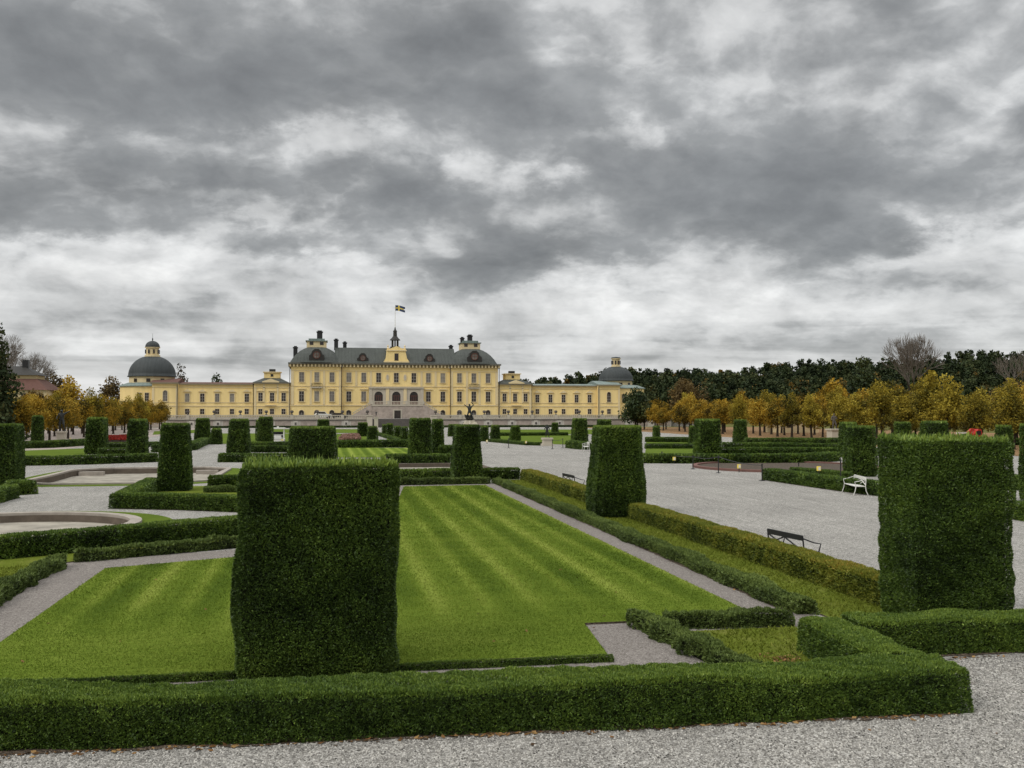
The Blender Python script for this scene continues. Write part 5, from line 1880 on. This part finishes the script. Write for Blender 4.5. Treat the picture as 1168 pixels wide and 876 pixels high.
for sx in (-1, 1):
    for yy in (-1.05, .8):
        MB().tube([(sx * .62, yy, .3), (sx * .86, yy, .3)], .3, 14).build('wheel', TYRE, t)
    MB().box(sx * .6 - .12, sx * .6 + .12, -1.54, -1.502, .45, .58).build('headlight', LAMPY, t)
# red machine behind the biggest yew
x, y = 70.0, 96.5
t = thing('lawn_machine', (x, y, 0), 'red garden machine with a long pale boom behind the biggest yew', 'machine', rz=R(8))
t.scale = (.55, .55, .84)
m = MB()
m.prism_y([(-.4, .9), (1.9, .9), (2.1, 1.6), (1.6, 2.5), (.9, 2.55), (.2, 2.0), (-.5, 1.9)], -.7, .7)
m.build('body', RED, t)
m = MB()
m.bar((-.3, 0, 2.35), (-1.3, 0, 1.9), .5, .5)
m.bar((-.2, .3, 2.5), (.6, .3, 2.5), .3, .2)
m.build('engine_cover', RED, t)
MB().box(.35, 1.5, -.72, -.702, 1.75, 2.3).box(-.3, .3, -.72, -.702, 1.1, 1.5).build('side_panel', BLACK, t)
m = MB()
m.bar((-1.2, 0, 2.05), (-4.0, 0, 2.02), .16, .16, 0)
m.bar((-1.25, 0, 1.85), (-2.8, 0, 1.84), .14, .12, 1)
m.build('boom', [WHITE, GREENP], t)
for sx in (.1, 1.6):
    for yy in (-.95, .7):
        MB().tube([(sx, yy, .5), (sx, yy + .25, .5)], .5, 16).build('wheel', TYRE, t)
# cars on the terrace


def car(loc, rz, label, mat):
    t = thing('parked_car', loc, label, 'car', None, rz)
    m = MB()
    m.prism_y([(-2.1, .35), (2.1, .35), (2.15, .75), (1.95, .92), (1.1, 1.0), (-2.0, 1.02), (-2.15, .8)], -.85, .85)
    m.prism_y([(-1.9, 1.02), (1.0, 1.0), (.35, 1.5), (-1.5, 1.52)], -.75, .75)
    m.build('body', mat, t)
    m = MB()
    m.prism_y([(-1.65, 1.06), (.75, 1.05), (.28, 1.42), (-1.45, 1.44)], -.775, -.752)
    m.prism_y([(-1.65, 1.06), (.75, 1.05), (.28, 1.42), (-1.45, 1.44)], .752, .775)
    m.build('side_window', GLASS_DARK, t)
    for sx in (-1.3, 1.35):
        for yy in (-.88, .68):
            MB().tube([(sx, yy, .33), (sx, yy + .2, .33)], .33, 14).build('wheel', TYRE, t)
    return t


c1 = car((PX - 19.6, PY - 6, 2.13), R(10), 'white car parked on the terrace before the left half of the palace', WHITE)
c1.scale = (1, 1, 1.25)
car((PX - 15.4, PY - 5, 2.13), R(4), 'dark car parked beside the white one on the terrace', BLACK)
# flag
t = thing('flagpole', (PX, PY + 5.5, 27.0), 'white flagpole with a swallow tailed blue and yellow flag on the palace roof', 'flagpole')
MB().tube([(0, 0, 0), (0, 0, 6.9)], [.1, .06], 8).build('pole', WHITE, t)
m = MB()
nx_, w_, h_ = 14, 2.7, 1.55
for k in range(2):
    off = .012 if k else -.012


def fp(i, j):
    u = i / nx_
    return (.08 + u * w_, .25 * math.sin(u * 7.0) * u, 6.75 - h_ * (1 - j) - .35 * u + .1 * math.sin(u * 5))


rows = [0, .4, .6, 1.0]
for i in range(nx_):
    for r_ in range(3):
        if i >= nx_ - 3 and r_ == 1 and i > nx_ - 3: continue
        mm = 1 if (r_ == 1 or 4 <= i <= 5) else 0
        q = [fp(i, rows[r_]), fp(i + 1, rows[r_]), fp(i + 1, rows[r_ + 1]), fp(i, rows[r_ + 1])]
        q2 = [(a, b + .02, c) for a, b, c in q]
        m.add(q + q2, [(0, 1, 2, 3), (7, 6, 5, 4), (0, 4, 5, 1), (1, 5, 6, 2), (2, 6, 7, 3), (3, 7, 4, 0)], mm)
m.build('flag', [CLOTHB, CLOTHY], t)

# ================================================================ FLOWER BEDS, LEAVES, HOUSE


def flower_bed(pts, mat, label, h, L):
    poly = [G(*p) for p in pts]
    cx, cy = sum(p[0] for p in poly) / 4, sum(p[1] for p in poly) / 4
    t = thing('flower_bed', (cx, cy, 0), label, 'flower bed')
    L *= .6; h *= .7
    m = MB().slab(poly, 0, .1)
    m.build('soil', EARTH, t, world=True)
    q = [[(poly[0][0], poly[0][1], h), (poly[1][0], poly[1][1], h), (poly[2][0], poly[2][1], h), (poly[3][0], poly[3][1], h)]]
    rng = np.random.default_rng(9)
    p = sprigs(q, L, 3.0, rng, .8, .8, .12, 5, width=.7, tint0=.6, tvar=.3, lscale=1.2)
    V = p[0] - np.array([cx, cy, 0])
    foliage('flowers', [(V, p[1], p[2], 0)], [mat], (), (0, 0, 0), t)
    return t


flower_bed([(121, 504.5), (146, 504.5), (146, 499.5), (121, 500.5)], REDFLOWER, 'bright red flower bed between two tapered yews on the left', .5, .5)
flower_bed([(386, 503.5), (412, 503.5), (408, 498.0), (392, 498.5)], PINKFLOWER, 'faded pink and brown flower bed left of the garden stairs', .5, .5)

rng = np.random.default_rng(21)
Pn = []
for i in range(560):
    f = rng.random()
    if f < .55:
        x = rng.uniform(-5, 8.4)
        yb_ = 12.3 + (2.5 - x) * .06
        Pn.append((x, yb_ - abs(rng.normal()) * .09 + .02, .012))
    elif f < .72:
        Pn.append((rng.normal(7.35, .16), rng.normal(14.95, .22), .045))
    elif f < .8:
        Pn.append((rng.uniform(9, 13), 14.7 - abs(rng.normal()) * .1, .012))
    elif f < .88:
        Pn.append((rng.uniform(-6, 14), rng.uniform(8, 12), .012))
    else:
        Pn.append((rng.uniform(-5.5, 9.2), rng.uniform(15.9, 40), .055))
Pn = np.array(Pn)
D = unit(np.c_[rng.normal(size=(len(Pn), 2)), rng.normal(size=len(Pn)) * .25])
Sd = unit(np.cross(D, np.c_[rng.normal(size=(len(Pn), 2)) * .3, np.ones(len(Pn))]))
sz = rng.uniform(.025, .06, (len(Pn), 1))
V = np.stack([Pn - D * sz, Pn + Sd * sz * .6, Pn + D * sz, Pn - Sd * sz * .6], 1).reshape(-1, 3)
V[:, 2] = np.maximum(V[:, 2], .008)
LEAFB = leaf_mat('fallen_leaf', [(0, (.05, .03, .015)), (.5, (.16, .08, .03)), (1, (.32, .20, .08))], .8, .1)
o = foliage('fallen_leaves', [(V, rng.random(len(Pn)), len(Pn), 0)], [LEAFB])
tag(o, 'brown fallen leaves along the foot of the foreground hedges', 'fallen leaves', kind='stuff')

# loose stones on the near gravel
rng = np.random.default_rng(31)
n = 110000
X_, Y_ = rng.uniform(-7, 14, n), rng.uniform(8.5, 14.6, n)
front = np.interp(X_, [-9.5, -3.8, 2.5, 8.5], [13.25, 12.72, 12.3, 11.98])
ok = np.where(X_ < 8.5, Y_ < front - .02, Y_ < 14.85) & ~((X_ > 7.6) & (X_ < 8.6) & (Y_ > 11.95))
X_, Y_ = X_[ok], Y_[ok]
n = len(X_)
r = rng.uniform(.004, .0105, n)
cube = np.array([(-1, -1, -1), (1, -1, -1), (1, 1, -1), (-1, 1, -1), (-.7, -.7, 1), (.7, -.7, 1), (.7, .7, 1), (-.7, .7, 1)], float)
V = cube[None] * (1 + rng.uniform(-.35, .35, (n, 8, 3)))
a = rng.uniform(0, 6.28, n)
ca, sa = np.cos(a)[:, None], np.sin(a)[:, None]
sx = rng.uniform(.8, 1.5, n)[:, None]
vx, vy = V[:, :, 0] * sx, V[:, :, 1]
V = np.stack([X_[:, None] + (vx * ca - vy * sa) * r[:, None], Y_[:, None] + (vx * sa + vy * ca) * r[:, None], .6 * r[:, None] + V[:, :, 2] * r[:, None] * .7], 2)
fq = np.array([(4, 5, 6, 7), (0, 1, 5, 4), (1, 2, 6, 5), (2, 3, 7, 6), (3, 0, 4, 7)])
Q = (np.arange(n)[:, None, None] * 8 + fq[None]).reshape(-1, 4)
T = np.repeat(np.clip(rng.normal(.5, .24, n), 0, 1), 5)
STONES = leaf_mat('gravel_stones', [(0, (.06, .056, .05)), (.5, (.25, .237, .212)), (1, (.56, .535, .485))], .85, .25)
o = np_mesh('loose_gravel', V.reshape(-1, 3), Q, T, np.zeros(len(Q)), [STONES])
tag(o, 'loose pale stones lying on the near gravel', 'gravel', kind='stuff')


# blades of the mown lawn and of the grass strips
def inside(poly, X, Y):
    c = np.zeros(len(X), bool)
    n = len(poly)
    for i in range(n):
        (x0, y0), (x1, y1) = poly[i], poly[(i + 1) % n]
        hit = ((y0 > Y) != (y1 > Y)) & (X < (x1 - x0) * (Y - y0) / ((y1 - y0) or 1e-9) + x0)
        c ^= hit
    return c


def blades(poly, z, y0, y1, per, ln, seed, stripe, mat, label):
    rng = np.random.default_rng(seed)
    xs_ = [p[0] for p in poly]
    n = int((max(xs_) - min(xs_)) * (y1 - y0) * per)
    X, Y = rng.uniform(min(xs_), max(xs_), n), rng.uniform(y0, y1, n)
    k = inside(poly, X, Y)
    X, Y = X[k], Y[k]
    n = len(X)
    P = np.c_[X, Y, np.full(n, z)]
    wob = lump(P * [1, 1, 0], .25, 3) * .02
    if stripe:  # blades lean with the mowing; their lighter and darker sheen is tinted in
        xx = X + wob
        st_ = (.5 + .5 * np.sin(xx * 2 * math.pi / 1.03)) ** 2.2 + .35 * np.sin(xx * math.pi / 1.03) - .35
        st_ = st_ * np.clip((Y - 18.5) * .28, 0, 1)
    else:
        st_ = np.zeros(n)
    D = unit(np.c_[rng.normal(size=(n, 1)) * .8, rng.normal(size=(n, 1)) * .7 - .45 * st_[:, None], np.full(n, .8)])
    Sd = unit(np.cross(D, rng.normal(size=(n, 3))))
    l = ln * rng.uniform(.5, 1.3, (n, 1))
    w = l * .30
    V = np.stack([P - Sd * w * .5, P + Sd * w * .5, P + D * l + Sd * w * .2, P + D * l - Sd * w * .2], 1).reshape(-1, 3)
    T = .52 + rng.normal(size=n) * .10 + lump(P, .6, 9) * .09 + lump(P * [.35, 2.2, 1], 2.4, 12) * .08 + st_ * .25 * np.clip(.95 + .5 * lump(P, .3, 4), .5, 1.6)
    return V, T, n


GRASSB = leaf_mat('grass_blades', [(0, (.040, .070, .008)), (.4, (.100, .152, .016)), (.65, (.180, .232, .032)), (1, (.31, .335, .080))], .8, .06, 0, .25)
parts = [(*blades(LAWN_POLY, .04, 15.85, 22, 1500, .033, 1, True, None, None), 0), (*blades(LAWN_POLY, .04, 22, 32, 750, .044, 2, True, None, None), 0), (*blades(LAWN_POLY, .04, 32, 53, 320, .06, 3, True, None, None), 0)]
o = foliage('grass', parts, [GRASSB])
tag(o, 'short striped blades of the mown lawn', 'grass', kind='stuff')
SP = [[(9.8, 16.2), (11.4, 16.2), (11.7, 56.8), (10.0, 56.8)], [(6.55, 13.6), (8.65, 13.6), (8.65, 17.2), (6.35, 17.2)], [(-11, 17), (-7.3, 17), (-7.3, 27.8), (-11, 27)]]
parts = [(*blades(pl, .028, min(p[1] for p in pl), min(max(p[1] for p in pl), 57), 420, .07, 20 + i, False, None, None), 0) for i, pl in enumerate(SP)]
GRASSB2 = leaf_mat('strip_grass_blades', [(0, (.060, .075, .010)), (.4, (.125, .155, .018)), (.65, (.185, .215, .033)), (1, (.31, .30, .07))], .8, .06, 0, .25)
o = foliage('grass', parts, [GRASSB2])
tag(o, 'longer yellowish grass of the strips beside the hedges', 'grass', kind='stuff')

# house at the left
hx0, hx1, hy = -96.0, -69.5, 262.0
t = thing('red_roofed_house', ((hx0 + hx1) / 2, hy, 0), 'cream house with dull red mansard roof and dark top roof at far left', 'house')
m = MB().box(hx0, hx1, hy, hy + 14, 0, 9.4)
m.build('wall', PALE, t, world=True)
m = MB()


def hip(mb, x0, x1, y0, y1, z0, x0b, x1b, y0b, y1b, z1, mt=0):
    mb.add([(x0, y0, z0), (x1, y0, z0), (x1, y1, z0), (x0, y1, z0), (x0b, y0b, z1), (x1b, y0b, z1), (x1b, y1b, z1), (x0b, y1b, z1)], [(0, 1, 5, 4), (1, 2, 6, 5), (2, 3, 7, 6), (3, 0, 4, 7), (4, 5, 6, 7)], mt)


hip(m, hx0 - .6, hx1 + .6, hy - .6, hy + 14.6, 9.41, hx0 + 3, hx1 - 3, hy + 3, hy + 11, 12.3)
rl_ = m.build('lower_roof', BRICKR, t, world=True)
MB().box(hx0 + 3.2, hx1 - 3.2, hy + 3.2, hy + 10.8, 12.2, 13.2).build('clerestory', PALE, t, world=True)
m = MB()
hip(m, hx0 + 2.4, hx1 - 2.4, hy + 2.4, hy + 11.6, 13.21, hx0 + 7, hx1 - 7, hy + 6, hy + 8, 15.6)
m.build('upper_roof', DARKROOF, t, world=True)
for x in (hx0 + 9, hx1 - 6.5):
    MB().box(x - .7, x + .7, hy + 5.5, hy + 6.9, 14, 17.2).build('chimney', BLACK, t, world=True)
for i in range(5):
    x = hx0 + 3 + i * 4.6
    MB().box(x - .6, x + .6, hy - .05, hy - .002, 6.4, 8.6).build('window', GLASS_DARK, t, world=True)

# pale house behind the right avenue
t = thing('garden_house', (88, 172, 0), 'small cream house glimpsed between the right avenue trunks', 'house')
MB().box(-4, 4, 0, 6, 0, 2.9).build('wall', PALE, t)
m = MB()
hip(m, -4.4, 4.4, -.4, 6.4, 2.91, -1, 1, 2.5, 3.5, 4.9)
m.build('roof', BRICKR, t)
for x in (-2, 2):
    MB().box(x - .5, x + .5, -.05, -.002, 1.0, 2.2).build('window', GLASS_DARK, t)
